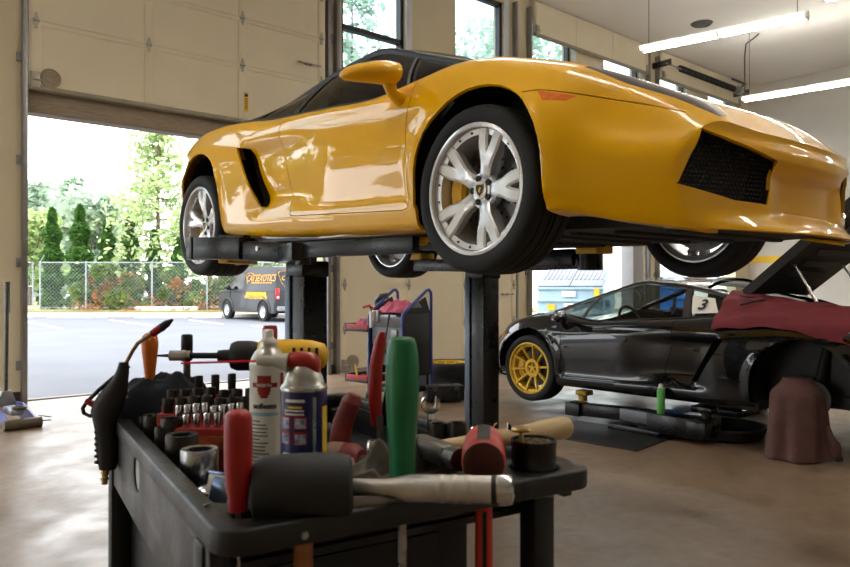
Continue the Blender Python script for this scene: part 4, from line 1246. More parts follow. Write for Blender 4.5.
# lift under the black car
M_lift = mat('black lift enamel', (8,8,9), .3, var=.2, rvar=.08, scale=9, spec=.4)
lf = empty('low_lift', (X2-.80, 3.42, 0)); tag(lf, 'black low lift with swing arms and a yellow pad under the black car', 'car lift')
q = MB(); q.box((.1, 0, .03), (.6, .5, .06), None, .01); q.box((.1, 0, .10), (.3, .34, .10), None, .01); q.build('base', M_lift, lf)
for y1, nm in ((.62, 'front'), (-.58, 'rear')):
    q = MB(); q.bar((0, .05, .13), (-.14, y1, .13), .11, .11, .006); q.box((-.14, y1, .13), (.16, .16, .12), None, .012); o = q.build('swing_arm', M_lift, lf)
    q = MB(); q.cyl((-.05, y1, .19), (-.05, y1, .24), .04, n=16); q.box((-.03, y1, .265), (.12, .12, .045), None, .01); q.build('pad', mat('dark yellow pad', (150,118,24), .6, var=.25) if nm == 'front' else M_lift, o)  # front pad gets a darker yellow, rear pad the lift black
q = MB(); q.box((-.17, -.10, .15), (.05, .46, .10), None, .006); q.build('arm_plate', mat('grey steel plate', (92,94,98), .45, .5), lf)
q = MB(); q.box((-.05, -.38, .12), (.3, .5, .16), None, .01); q.build('arm_housing', M_lift, lf)
lf2 = empty('low_lift', (X2+.80, 3.42, 0), (0, 0, PI)); tag(lf2, 'black low lift arms on the far side under the black car', 'car lift')
for ch in list(lf.children): copy_tree(ch, lf2)
# green spray can on the lift arm
def spray(loc, r, h, name, label, mb, cap, s=1.0):
    o = empty(name, loc); tag(o, label, 'spray can')
    q = MB(); q.lathe([(.001,0), (r*.94,0), (r,.006), (r,h), (r*.96,h+.004), (r*.75,h+.018), (r*.5,h+.024), (.001,h+.024)], n=28); q.build('can', mb, o)
    q = MB(); q.lathe([(.001,h+.02), (r*.55,h+.02), (r*.55,h+.045), (r*.42,h+.055), (.001,h+.055)], n=20); q.build('cap', cap, o)
    return o
c = atD(648, 411, 5.98)
sp_ = spray((X2-.80-.17, 3.17, .203), .032, .19, 'spray_can', 'green spray can with pale cap standing on the black low lift arm', mat('green can', (92,178,84), .35, var=.08), M_white)
q = MB(); q.cyl((0,0,.24), (-.045,-.02,.262), .0016, n=6); q.build('straw', M_red, sp_)
# brown cloth over the rear hub
M_brown = mat('brown cloth', (92,62,58), .95, var=.15, scale=12, bump=.4, bscale=30)
q = MB(); rows = []
for i in range(25):
    f = i/24; z = .57*(1-f)+.012; row = []
    base = .105+.085*sstep(0, .22, f)+.03*f
    for k in range(64):
        a = 2*PI*k/64
        rr_ = base*(1+.10*f*math.sin(5*a+.6+f*1.5)+.06*f*math.sin(9*a+2)+.03*math.sin(3*a))
        row.append((rr_*math.cos(a)*1.0, rr_*math.sin(a)*.92, z+.012*math.sin(4*a+1)*f*(1-f)*2+(.02*math.sin(3*a) if i == 24 else 0)*0))
    rows.append(row)
g = q.grid(rows, True); q.f(g[0])
cl = q.build('draped_cloth', M_brown, None, loc=(5.43, 2.17, 0)); tag(cl, 'brown cloth draped down to the floor over the rear hub of the black car', 'cloth')
q = MB(); q.ball((0,0,0), .06, 14, 9, (.8,.7,1.15)); q.tube([(-.02,0,.03), (-.05,.01,.10), (-.04,.03,.17)], [.035,.022,.01], 10); q.tube([(.0,0,-.03), (.03,-.01,-.06), (.06,-.02,-.075)], [.04,.03,.015], 10)
kn = q.build('knot', M_brown, cl); kn.location = (.05, -.235, .09)
# drain pan and rubber mat
q = MB(); q.lathe([(.001,.005), (.24,.005), (.28,.02), (.31,.09), (.325,.095), (.325,.11), (.30,.11), (.27,.03), (.001,.02)], n=40); o = q.build('drain_pan', M_black, None, loc=(5.72, 2.85, 0)); tag(o, 'round black drain pan on the floor under the black car behind the brown cloth', 'drain pan')
q = MB(); q.box((0,0,.006), (.75,.95,.012), None, .004); o = q.build('rubber_mat', mat('black rubber mat', (24,24,25), .5, var=.3, scale=8), None, loc=(5.02, 3.55, 0), rot=(0,0,.12)); tag(o, 'flat black rubber mat on the floor beside the black car lift', 'mat')

# ------------------------------------------------------------------ in-ground lift holding the yellow car
zr = 1.44
for X, s, lab in ((2.12, -1, 'near post of the black in-ground lift under the yellow car, with its swing arms'), (3.53, 1, 'far post of the black in-ground lift under the yellow car, with its swing arms')):
    r = empty('lift_post', (X, 3.5, 0)); tag(r, lab, 'car lift', 'posts of the in-ground lift')
    q = MB(); q.box((0, 0, .66), (.165, .165, 1.32), rz(.08).to_3x3(), .012, 3); q.build('column', M_lift, r)
    q = MB(); q.box((-.090, .055, .66), (.02, .045, 1.30), rz(.08).to_3x3(), .005); q.build('guide_strip', mat('worn blue grey steel', (88,98,112), .35, .6), r)
    q = MB(); q.box((0, 0, .008), (.34, .34, .016), None, .004); q.build('floor_flange', M_dsteel, r)
    q = MB(); q.box((.0, 0, 1.345), (.18, .18, .09), None, .012); q.build('head', M_lift, r)
    if s < 0:
        q = MB(); q.bar((-.04, -.12, 1.425), (-.27, .34, 1.455), .11, .11, .008); q.bar((-.24, .26, 1.465), (-.36, .62, 1.475), .13, .13, .008); q.box((-.36, .66, 1.475), (.13, .09, .135), None, .01)
        q.bar((-.24, .26, 1.535), (-.31, .44, 1.54), .06, .014, .004); o = q.build('rear_swing_arm', M_lift, r)
        q = MB(); q.cyl((-.10, .80-.10, 1.40), (-.04, .60, 1.41), .02, n=8); q.bar((-.30, .45, 1.42), (-.02, .62, 1.42), .07, .07, .006); q.cyl((-.02, .62, 1.42), (-.02, .62, 1.49), .035, n=14); q.box((.0, .62, 1.488), (.08, .10, .03), None, .006); q.build('rear_pad', M_yellow, o)
        q = MB(); q.bar((-.10, .10, 1.425), (-.22, -.30, 1.43), .10, .095, .008); q.bar((-.20, -.25, 1.435), (-.045, -1.02, 1.44), .055, .08, .006); q.cyl((-.19, -.27, 1.36), (-.19, -.27, 1.475), .04, n=16); o = q.build('front_swing_arm', M_lift, r)
        q = MB(); q.cyl((.0, -1.0, 1.44), (.0, -1.0, 1.462), .03, n=14); q.box((.01, -1.0, 1.464), (.06, .07, .022), None, .006); q.build('front_pad', M_yellow, o)
        q = MB(); q.cyl((-.275, .05, 1.455), (-.29, .05, 1.455), .014, n=10); q.build('arm_bolt', M_steel, o)
    else:
        q = MB(); q.bar((0, -.1, 1.395), (-.02, -.92, 1.40), .11, .09, .008); q.box((-.02, -.70, 1.42), (.16, .30, .11), None, .02); q.cyl((-.02, -.92, 1.345), (-.02, -.92, 1.45), .075, n=20); q.cyl((.0, -.5, 1.35), (.0, -.5, 1.45), .06, n=16); o = q.build('front_swing_arm', M_lift, r)
        q = MB(); q.box((-.02, -.95, 1.465), (.17, .15, .05), None, .008); q.build('front_pad', M_yellow, o)
        q = MB(); q.bar((0, .1, 1.395), (.02, .72, 1.41), .11, .09, .008); o = q.build('rear_swing_arm', M_lift, r)
        q = MB(); q.box((.02, .68, 1.475), (.14, .14, .05), None, .008); q.build('rear_pad', M_yellow, o)

# ------------------------------------------------------------------ floor jack by the left jamb
M_jblue = mat('blue jack enamel', (66,82,160), .35, var=.1)
pj_ = atZ(13, 424, .0)
jk = empty('floor_jack', (pj_.x, pj_.y, 0), (0, 0, -YAW-PI/2+.78)); tag(jk, 'blue and silver trolley jack with upright handle by the left door jamb', 'jack')
for s in (-1, 1):
    q = MB(); q.prism([(-.30,.05),(-.28,.16),(-.10,.17),(.22,.10),(.30,.07),(.30,.04),(-.25,.03)], Matrix.Translation((0, s*.11-.008, 0)) @ Matrix(((1,0,0,0),(0,0,1,0),(0,1,0,0),(0,0,0,1))), .016); q.build('side_frame', M_jblue, jk)
    q = MB(); q.lathe([(.001,-.02), (.05,-.02), (.05,.02), (.001,.02)], (-.24, s*.15, .05), (0,1,0), 20); q.build('rear_wheel', M_dsteel, jk)
q = MB(); q.cyl((.30, -.15, .045), (.30, .15, .045), .045, n=20); q.build('front_roller', mat('brown roller', (96,84,70), .5, .4), jk)
q = MB(); q.bar((-.12, 0, .12), (.14, 0, .13), .10, .07, .012); q.bar((.05, 0, .14), (.22, 0, .15), .08, .03, .008); q.build('lift_arm', mat('pale jack steel', (186,190,198), .35, .5), jk)
q = MB(); q.lathe([(.001,0), (.055,0), (.06,.03), (.045,.03), (.04,.012), (.001,.012)], (.21, 0, .155), (0,0,1), 22); q.build('saddle', M_dsteel, jk)
q = MB(); q.prism([(-.09,0),(.09,0),(.04,.14),(-.04,.14)], Matrix.Translation((-.22, 0, .14)) @ Matrix(((0,0,1,-.03),(1,0,0,0),(0,1,0,0),(0,0,0,1))), .06, .006); q.build('handle_yoke', M_galv, jk)
q = MB(); q.cyl((-.23, 0, .22), (-.30, .03, 1.27), .020, n=12); q.cyl((-.30, .03, 1.0), (-.302, .032, 1.29), .026, n=12); q.build('handle', M_dsteel, jk)
q = MB(); q.tube([(.30,.15,.05), (.36,.21,.06), (.28,.24,.07), (.16,.17,.08)], .006, 6); q.build('side_grip', M_steel, jk)

# ------------------------------------------------------------------ blue framed workshop cart
M_blue_t = mat('blue tube frame', (38,56,128), .3, coat=.4)
M_panel = mat('charcoal panel', (24,24,26), .45, var=.15)
M_gpanel = mat('grey console', (112,116,124), .45)
M_pink = mat('faded pink rag', (196,98,122), .95, var=.14, scale=12, bump=.4, bscale=30)
ex = (RT*.75-FW*.66).normalized(); cc = cw((400-425)/FPX*7.75, 7.75)
ct = empty('equipment_cart', (cc.x, cc.y, 0), (0, 0, math.atan2(ex.y, ex.x))); tag(ct, 'blue tube framed service cart with black side panels in front of the closed cream door', 'cart')
for s in (-1, 1):
    q = MB(); x = s*.25
    pts = [(x,-.23,.06), (x,-.23,.90), (x,-.215,.96), (x,.15,1.20), (x,.19,1.21), (x,.225,1.18), (x,.23,1.12), (x,.23,.06)]
    q.tube(pts, .017, 10); o = q.build('hoop_handle', M_blue_t, ct)
    q = MB(); q.box((x, 0, .62), (.016, .42, .66), None, .004); q.prism([(-.21,.95),(.21,.95),(.13,1.13),(.06,1.10),(-.21,.98)], Matrix(((0,0,1,x-.008),(1,0,0,0),(0,1,0,0),(0,0,0,1))), .016); q.build('side_panel', M_panel, ct)
    for y in (-.20, .20):
        w = MB(); w.lathe([(.001,-.02), (.06,-.02), (.065,0), (.06,.02), (.001,.02)], (x, y, .065), (1,0,0), 20); w.build('caster', M_black, ct)
q = MB(); q.box((0, .02, .14), (.48, .44, .06), None, .01); q.box((0, .18, .55), (.48, .04, .8)); q.build('base', M_panel, ct)
q = MB(); q.box((0, -.05, .90), (.46, .34, .12), Matrix.Rotation(.25, 4, 'X'), .01); q.box((0, -.18, .72), (.46, .04, .20), None, .006); q.box((0, .02, .50), (.44, .3, .22), None, .01); q.build('console', M_gpanel, ct)
q = MB(); q.box((0, -.21, .92), (.30, .02, .05), None, .004); q.box((.12, -.215, .74), (.08, .02, .09), None, .004); q.box((-.13, -.215, .93), (.07, .05, .12), None, .006); q.build('control_box', M_galv, ct)
q = MB(); q.tube([(.05,-.22,.95), (.07,-.27,.8), (.04,-.28,.6), (.1,-.26,.4), (.02,-.24,.28)], .009, 8); q.build('hose', M_black, ct)
q = MB(); q.prism([(-.09,0),(.09,0),(.02,.075)], Matrix(((0,0,1,.2585),(1,0,0,-.02),(0,1,0,1.02),(0,0,0,1))), .002); q.build('panel_sticker', M_gpanel, ct)
# left outrigger: black bent post with two red trays
q = MB(); q.bar((-.34, -.02, .06), (-.34, -.02, 1.00), .075, .05, .008); q.tube([(-.34,-.02,.98), (-.345,-.01,1.08), (-.31,.02,1.13), (-.24,.06,1.14)], .036, 8); q.build('bent_post', M_panel, ct)
for z, nm in ((.76, 'upper'), (.20, 'lower')):
    t = MB(); c = Vector((-.42, -.10, z))
    t.box(c, (.34, .30, .02), None, .006)
    for a_, b_ in (((0,-.15,.035),(.34,.014,.07)), ((0,.15,.035),(.34,.014,.07)), ((.17,0,.035),(.014,.30,.07)), ((-.17,0,.035),(.014,.30,.07))): t.box(c+Vector(a_), b_, None, .004)
    t.bar(c+Vector((.06,.06,-.02)), (-.34, -.02, z-.04), .06, .03)
    o = t.build('side_tray', M_red if z > .5 else M_red, ct)
    q = MB()
    for a_, b_ in (((0,-.152,.005),(.36,.02,.03)), ((-.172,0,.03),(.02,.32,.09))): q.box(c+Vector(a_), b_, None, .004)
    q.build('tray_edge', M_panel, o)
def rag(name, label, loc, sx, sy, sz, m, seed, rot=0, n=40, cat='rag', group=None, sag=0.0, amp=.42):
    """crumpled cloth heap"""
    rr = random.Random(seed); ph = [(rr.uniform(4,11), rr.uniform(4,11), rr.uniform(0,6.3), rr.uniform(.4,1)) for _ in range(7)]
    def hgt(x, y):
        e = 1-min(1, (x*x+y*y))**1.5
        w = sum(a*(1-1.9*abs(math.sin(.62*(kx*x+ky*y*s_)+p+.5*math.sin(3*y+2*x+p)))) for s_, (kx, ky, p, a) in zip((1,-1,1,-1,1,-1,1), ph))/5
        return max(0, e*(.62+amp*w))
    rows = []
    for i in range(n+1):
        row = []
        for k in range(n+1):
            u, v = -1+2*i/n, -1+2*k/n
            # square to disc with wobbly rim
            x = u*math.sqrt(1-v*v/2); y = v*math.sqrt(1-u*u/2); a = math.atan2(y, x)
            rim = 1+.10*math.sin(3*a+ph[0][2])+.06*math.sin(7*a+ph[1][2])
            r_ = math.hypot(x, y)
            row.append((x*rim*sx, y*rim*sy, hgt(x, y)*sz+.006-sag*max(0, r_-.6)**2))
        rows.append(row)
    q = MB(); q.grid(rows); q.grid([[(p[0]*.98, p[1]*.98, p[2]-.006) for p in r] for r in rows])
    o = q.build(name, m, None, loc=loc, rot=(0, 0, rot), ang=80, recalc=True); tag(o, label, cat, group); return o
mw = Matrix.Translation((cc.x, cc.y, 0)) @ rz(math.atan2(ex.y, ex.x))
p_ = mw @ Vector((-.02, .0, .965)); rag('rag', 'faded pink rag heaped on top of the blue framed cart', p_, .26, .19, .19, M_pink, 3, .4)
p_ = mw @ Vector((-.42, -.10, .77)); rag('rag', 'faded pink rag bundled in the upper red tray of the blue framed cart', p_, .15, .13, .16, M_pink, 8)
q = MB(); q.box((0,0,.02), (.05,.14,.03), None, .006); q.box((.05,.02,.035), (.03,.16,.02), Matrix.Rotation(.5,4,'Z'), .005)
o = q.build('hand_tool', M_red, None, loc=mw @ Vector((-.40, -.10, .215)), rot=(0,0,.5)); tag(o, 'red handled tool lying in the lower red tray of the blue cart', 'tool')
q = MB(); q.tube([(0,-.02,0),(0,.0,.08),(.005,.03,.15)], [.011,.013,.010], 8); o = q.build('screwdriver', M_yellow, None, loc=mw @ Vector((-.53, -.15, .215))); tag(o, 'yellow handled tool standing in the lower red tray of the blue cart', 'tool')
q = MB(); q.tube([(-.10,0,.0),(-.02,0,.02),(.03,.02,-.02),(.08,.01,.0)], [.012,.014,.02,.01], 8); o = q.build('trigger_gun', M_red, None, loc=mw @ Vector((-.20, -.25, 1.02))); tag(o, 'red and brown trigger tool hooked at the top left of the blue cart', 'tool')
q = MB(); q.box((0,0,-.09), (.035,.03,.18), None, .008); q.box((.03,.0,-.05), (.025,.03,.12), None, .006); o = q.build('hanging_glove', M_white, None, loc=mw @ Vector((-.17, -.27, .98))); tag(o, 'white glove hanging at the front of the blue framed cart', 'glove')

# loose wheel and case beside the cart
M2 = dict(BLK)
wr_ = empty('loose_wheel', (5.86, 6.42, 0)); tag(wr_, 'spare black tyre with yellow rim lying flat in front of the cream door', 'wheel')
wl = make_wheel(wr_, 'ten', .33, M2, R=.33); wl.rotation_euler = (0, -PI/2, 0); wl.location = (0, 0, .166)
q = empty('equipment_case', (5.17, 5.72, 0), (0, 0, -.5)); tag(q, 'low black equipment case on the floor in front of the loose wheel', 'case')
b = MB(); b.box((0, 0, .085), (.42, .22, .14), None, .02); b.box((0, 0, .165), (.40, .20, .03), None, .012)
for k in range(4): b.box((-.15+.1*k, -.112, .09), (.03, .012, .12), None, .004)
b.build('case_body', M_black, q)
for x in (-.12, .12):
    b = MB(); b.box((x, -.116, .15), (.05, .012, .04), None, .004); b.build('latch', M_dsteel, q)
b = MB(); b.tube([(-.08,-.05,.18), (-.08,-.05,.205), (.08,-.05,.205), (.08,-.05,.18)], .008, 6); b.build('case_handle', M_black, q)
for x in (-.16, .16): 
    for y in (-.07, .07):
        b = MB(); b.cyl((x, y, 0), (x, y, .02), .016, n=10); b.build('foot', M_black, q)
# power cord of the far lamp, ceiling vent
q = MB(); e = A2+d2_*.06
q.tube([(e.x, e.y, ZL+.06), (e.x, e.y, ZL+.9), (e.x+.02, e.y-.02, ZL+1.15), (e.x+.12, e.y-.12, CEIL-.12), (e.x+.2, e.y-.2, CEIL-.02)], .014, 8)
tag(q.build('power_cord', M_dsteel), 'dark curved power cord rising from the far lamp to the ceiling', 'cord')
q = MB(); q.lathe([(.001,-.03), (.10,-.03), (.11,-.015), (.13,-.035), (.15,-.015), (.17,-.035), (.20,-.012), (.21,0), (.001,0)], (13.31, 7.11, CEIL), (0,0,1), 36)
tag(q.build('ceiling_vent', mat('grey vent', (96,94,92), .6)), 'round dark vent in the ceiling above the nearest fluorescent lamp', 'vent')
# ------------------------------------------------------------------ tool cart in the foreground (local: x along the near edge, y away, z up)
CU = (RT*.857+FW*.515).normalized(); CV = Vector((-CU.y, CU.x, 0))
CO = cw(-.225, .771); CROT = math.atan2(CU.y, CU.x)
CM = Matrix.Translation((CO.x, CO.y, 0)) @ rz(CROT)
W_, L_, ZT, ZF = .562, .88, .98, .905
M_cart = mat('black moulded cart plastic', (15,15,16), .42, var=.25, scale=7, rvar=.12, bump=.12, bscale=90)
M_cartd = mat('black cart steel', (9,9,10), .5, var=.25)
cart = empty('tool_cart', (CO.x, CO.y, 0), (0, 0, CROT)); tag(cart, 'black plastic tool cart in the foreground, its tray covered with tools', 'tool cart')
def plate(outer, holes, T, thick, bev=.004):
    """flat plate with holes: outline in local xy, extruded down"""
    t = bmesh.new(); edges = []
    for loop in [outer]+holes:
        vs = [t.verts.new((p[0], p[1], 0)) for p in loop]
        edges += [t.edges.new((vs[k], vs[(k+1) % len(vs)])) for k in range(len(vs))]
    bmesh.ops.triangle_fill(t, use_beauty=True, use_dissolve=False, edges=edges)
    r = bmesh.ops.extrude_face_region(t, geom=list(t.faces))
    bmesh.ops.translate(t, vec=(0, 0, -thick), verts=[v for v in r['geom'] if isinstance(v, bmesh.types.BMVert)])
    bmesh.ops.recalc_face_normals(t, faces=list(t.faces))
    if bev:
        es = [e for e in t.edges if len(e.link_faces) == 2 and e.calc_face_angle(0) > .9]
        bmesh.ops.bevel(t, geom=es, offset=bev, segments=2, affect='EDGES', profile=.5)
    q = MB(); q.add(t, T); t.free(); return q
def rrect(x0, y0, x1, y1, r, n=6):
    P = []
    for cx, cy, a0 in ((x1-r, y1-r, 0), (x0+r, y1-r, PI/2), (x0+r, y0+r, PI), (x1-r, y0+r, 1.5*PI)):
        for k in range(n+1): a = a0+PI/2*k/n; P.append((cx+r*math.cos(a), cy+r*math.sin(a)))
    return P
def circ(x, y, r, n=20): return [(x+r*math.cos(2*PI*k/n), y+r*math.sin(2*PI*k/n)) for k in range(n)]
slot = [(x_+.021, y_) for x_, y_ in [(.010,.050),(.020,.043),(.05,.030),(.075,.022),(.12,.022),(.132,.032),(.132,.062),(.12,.072),(.075,.072),(.05,.068),(.020,.073),(.010,.066)]]
# top rim with the near shelf
rim_out = rrect(0, 0, W_, L_, .035); 
inner = rrect(.028, .112, W_-.028, L_-.028, .02)
q = plate(rim_out, [inner, slot, circ(.260,.055,.012), circ(.394,.055,.016), circ(.486,.055,.0375, 26)], Matrix.Translation((0, 0, ZT)), .030)
q.build('rim_shelf', M_cart, cart, ang=45)
# side skirts
MXL = Matrix(((0,0,-1,0),(1,0,0,0),(0,1,0,0),(0,0,0,1)))   # local x -> y, local y -> z, extrude -> +x (thick negative)
oval = [(.545+.030*math.cos(2*PI*k/24), .925+.034*math.sin(2*PI*k/24)) for k in range(24)]
q = plate([(.05, .952), (.04, .90), (.06, .825), (L_-.05, .835), (L_-.03, .90), (L_-.04, .952)][::-1], [oval], Matrix.Translation((.003, 0, 0)) @ MXL, .018, .003)
q.build('side_skirt', M_cart, cart, ang=45)
q = plate([(.05, .952), (.05, .925), (L_-.05, .925), (L_-.04, .952)][::-1], [], Matrix.Translation((W_-.021, 0, 0)) @ MXL, .018, .003); q.build('side_skirt', M_cart, cart, ang=45)
q = MB(); q.prism([(.545+(y_-.545)*.97, .925+(z_-.925)*.97) for y_, z_ in oval], Matrix.Translation((.011, 0, 0)) @ MXL, .004); q.build('grip_hole_light', mat('pale light in grip hole', (200,204,196), .6, var=.2), cart)  # pale plate added to stand in for light seen through the grip hole
q = MB()
q.box((W_/2, (.112+L_-.028)/2, ZF-.006), (W_-.05, L_-.14+.02, .012), None, .003)
q.box((W_/2, .116, (ZF+ZT-.03)/2), (W_-.05, .008, ZT-.03-ZF+.02)); q.box((W_/2, L_-.026, (ZF+ZT-.03)/2), (W_-.05, .008, ZT-.03-ZF+.02))
q.box((.031, L_/2+.05, (ZF+ZT-.03)/2), (.006, L_-.16, ZT-.03-ZF+.02)); q.box((W_-.031, L_/2+.05, (ZF+ZT-.03)/2), (.006, L_-.16, ZT-.03-ZF+.02))
q.build('tray', M_cart, cart)
q = MB(); q.box((W_/2-.03, .52, .74), (W_-.14, .66, .30), None, .01); q.box((W_/2-.03, .186, .80), (.30, .01, .12), None, .003); q.build('drawer_box', M_cartd, cart)
q = MB(); q.box((W_/2, L_/2, .24), (W_-.06, L_-.08, .05), None, .012); q.build('bottom_shelf', M_cart, cart)
for x in (.018, W_-.045):
    for y in (.085, L_-.035):
        q = MB(); q.box((x, y, .52), (.042, .042, .86), None, .008); o = q.build('leg', M_cartd, cart)
        q = MB(); q.lathe([(.001,-.014), (.045,-.014), (.05,0), (.045,.014), (.001,.014)], (x, y, .05), (1,0,0), 20); q.box((x, y, .085), (.03, .03, .05)); q.build('caster', M_black, o)
q = MB(); q.lathe([(.001,0), (.005,0), (.004,.003), (.001,.004)], (.10, -.001, .962), (0,-1,0), 10); q.lathe([(.001,0), (.005,0), (.004,.003), (.001,.004)], (.40, -.001, .962), (0,-1,0), 10); q.build('screw', M_steel, cart)
q = MB()
for (x, y, s_) in ((.016,.110,.004), (.20,.09,.003), (.165,.085,.004)): q.box((x, y, ZT+.0015), (s_*2.4, s_, .003), rz(x*40).to_3x3(), .001)
o = q.build('swarf', M_steel, cart); o['kind'] = 'stuff'

# ---- things on the cart
def cp(x, y, z): return CM @ Vector((x, y, z))
def rt_loc(px, D):            # cart coordinates of a viewing column at a given distance
    p = CM.inverted() @ cw((px-425)/FPX*D, D); return p.x, p.y
def on(name, label, cat, x, y, z, rot=0.0, group=None, rx=0.0, ry=0.0):
    o = empty(name, cp(x, y, z), (rx, ry, CROT+rot)); return tag(o, label, cat, group)
AV = -CROT-YAW                 # local rotation that makes x run across the view
M_wood = mat('worn ash wood', (196,170,124), .55, var=.12, scale=5, stretch=(1,1,12))
M_woodb = mat('brown wood handle', (150,92,48), .5, var=.2, scale=6, stretch=(1,1,10))
M_orange = mat('orange lacquered wood', (214,112,28), .4, var=.12, scale=8)
M_rubber = mat('black mallet rubber', (20,20,21), .6, var=.25, rvar=.1, scale=20, bump=.15, bscale=40)
# black rubber mallet, its wooden handle hanging through the slot
o = on('rubber_mallet', 'black rubber mallet lying on the near shelf with brown handle hanging through the slot', 'mallet', .114, .040, ZT+.026, AV+.10)
q = MB(); q.lathe([(.001,-.060), (.030,-.060), (.036,-.056), (.039,-.046), (.0405,-.02), (.0405,.02), (.039,.046), (.036,.056), (.030,.060), (.001,.060)], (0,0,0), (1,0,.02), 40); q.build('mallet_head', M_rubber, o, ang=30)
q = MB(); q.lathe([(.001,.0), (.011,.0), (.012,.06), (.0135,.16), (.014,.26), (.012,.30), (.001,.305)], (0,0,-.03), (0,0,-1), 18); q.build('mallet_handle', M_woodb, o)
# screwdriver with red handle
def driver(name, label, x, y, zb_, zt, r, m, shaft_r, shaft_l, prof=None, rot=0, rx=0.0, ry=0.0, ferrule=None):
    o = on(name, label, 'screwdriver', x, y, zb_, rot, None, rx, ry); h = zt-zb_
    pr = prof or [(.001,0), (.62*r,0), (.72*r,.02*h), (.70*r,.10*h), (.86*r,.22*h), (.98*r,.45*h), (r,.7*h), (r*.98,.90*h), (.90*r,.96*h), (.6*r,.99*h), (.001,h)]
    q = MB(); q.lathe(pr, n=28)
    ho = q.build('handle', m, o, ang=50)
    q = MB(); q.cyl((0,0,-shaft_l), (0,0,.01), shaft_r, n=12); q.build('shaft', M_steel, o)
    return o
driver('screwdriver', 'screwdriver with short red plastic handle standing in the shelf slot left of the black mallet', .0400, .0585, ZT+.004, 1.104, .0165, M_red, .003, .22)
g_ = mat('green rubber handle', (16,110,62), .42, var=.15, scale=14)
gh = 1.182-.99
driver('screwdriver', 'tool with tall green handle standing upright in the middle of the cart', .260, .055, .99, 1.182, .0222, g_, .006, .2,
       [(.001,0), (.0165,0), (.0172,.05*gh), (.0175,.22*gh), (.0205,.42*gh), (.0225,.60*gh), (.0225,.78*gh), (.0212,.88*gh), (.0185,.955*gh), (.0165,.985*gh), (.012,.998*gh), (.001,gh)])
x, y = rt_loc(150, 1.50)
driver('screwdriver', 'orange wooden handled screwdriver standing at the far end of the cart behind the dark cloth', x, y, 1.045, 1.152, .0165, M_orange, .004, .14, [(.001,0), (.009,0), (.010,.01), (.012,.03), (.0165,.07), (.0172,.085), (.015,.10), (.009,.106), (.001,.107)])
x, y = rt_loc(377, 1.33)
o = on('pliers', 'red handled pliers standing upright just left of the green handle', 'pliers', x, y, ZF+.004, AV)
q = MB(); q.tube([(.0,0,.08), (-.004,0,.13), (-.002,0,.19), (.006,0,.235), (.010,0,.255)], [.010,.0125,.0125,.0115,.006], 12); q.build('handle', M_red, o)
q = MB(); q.tube([(.016,.01,.08), (.020,.01,.12), (.024,.01,.16)], [.009,.011,.008], 12); q.build('handle', M_blackg, o)
q = MB(); q.bar((.006,0,0), (.006,0,.10), .026, .012, .003); q.build('jaw', M_dsteel, o)
# torque wrench over the near edge
p0, p1 = Vector((.126,.080,ZT+.0155)), Vector((.332,-.092,ZT+.0225))
o = on('torque_wrench', 'silver torque wrench handle lying across the near shelf towards the viewer', 'wrench', 0, 0, 0)
d = (p1-p0).normalized(); ln = (p1-p0).length
q = MB(); q.lathe([(.001,0), (.0105,0), (.0105,ln*.40), (.0125,ln*.45), (.0165,ln*.52), (.0168,ln*.93), (.001,ln*.93)], p0, d, 30); q.build('tube', mat('brushed steel', (196,194,190), .42, .9, rvar=.05, scale=50), o)
q = MB()
for f in (.66, .72, .78): q.lathe([(.0168,ln*f), (.0174,ln*f+.001), (.0174,ln*f+.007), (.0168,ln*f+.008)], p0, d, 30, caps=False)
q.build('grip_ring', mat('worn steel band', (196,192,182), .4, .9), o)
q = MB(); q.lathe([(.0155,ln*.925), (.0182,ln*.93), (.0187,ln*.945), (.0187,ln*.985), (.0172,ln*.998), (.0145,ln), (.013,ln*.99), (.008,ln*.988), (.001,ln*.988)], p0, d, 30); q.build('end_cap', M_chrome, o)
q = MB(); q.lathe([(.0157,ln*.900), (.0172,ln*.905), (.0172,ln*.925), (.0157,ln*.93)], p0, d, 30, caps=False); q.build('black_collar', M_black, o)
# red dead-blow mallet
o = on('dead_blow_mallet', 'red mallet with black worn stripe, head on the near shelf and red handle hanging below', 'mallet', .394, .055, ZT+.0300, -.53)
rd = mat('worn red mallet', (168,42,24), .5, var=.25, scale=25)
q = MB(); q.lathe([(.001,-.058), (.026,-.058), (.0305,-.052), (.031,-.02), (.029,0), (.031,.02), (.0305,.052), (.026,.058), (.001,.058)], (0,0,0), (.10,1,0), 36); q.build('mallet_head', rd, o)
q = MB(); rows = []
for i in range(9):
    t_ = -.05+.10*i/8; rows.append([Vector((.0316*math.sin(a)+t_*.10, t_, .0316*math.cos(a))) for a in (-.30,-.15,0,.15,.30)])
q.grid(rows); q.build('worn_stripe', M_rubber, o)
q = MB(); q.lathe([(.0285,-.0595), (.0285,-.0585), (.001,-.0585), (.001,-.061), (.022,-.061)], (0,0,0), (.10,1,0), 36); q.build('striking_face', mat('dirty red face', (92,40,30), .55, var=.25, scale=30), o)
q = MB(); q.tube([(0,.0,-.02), (0,.0,-.10), (0,.0,-.26)], [.0125,.0125,.014], 14); q.build('mallet_handle', mat('red mallet handle', (205,44,20), .4), o)
q = MB(); q.box((0,-.0135,-.16), (.006,.004,.16), None, .001); q.build('handle_stripe', M_black, o)
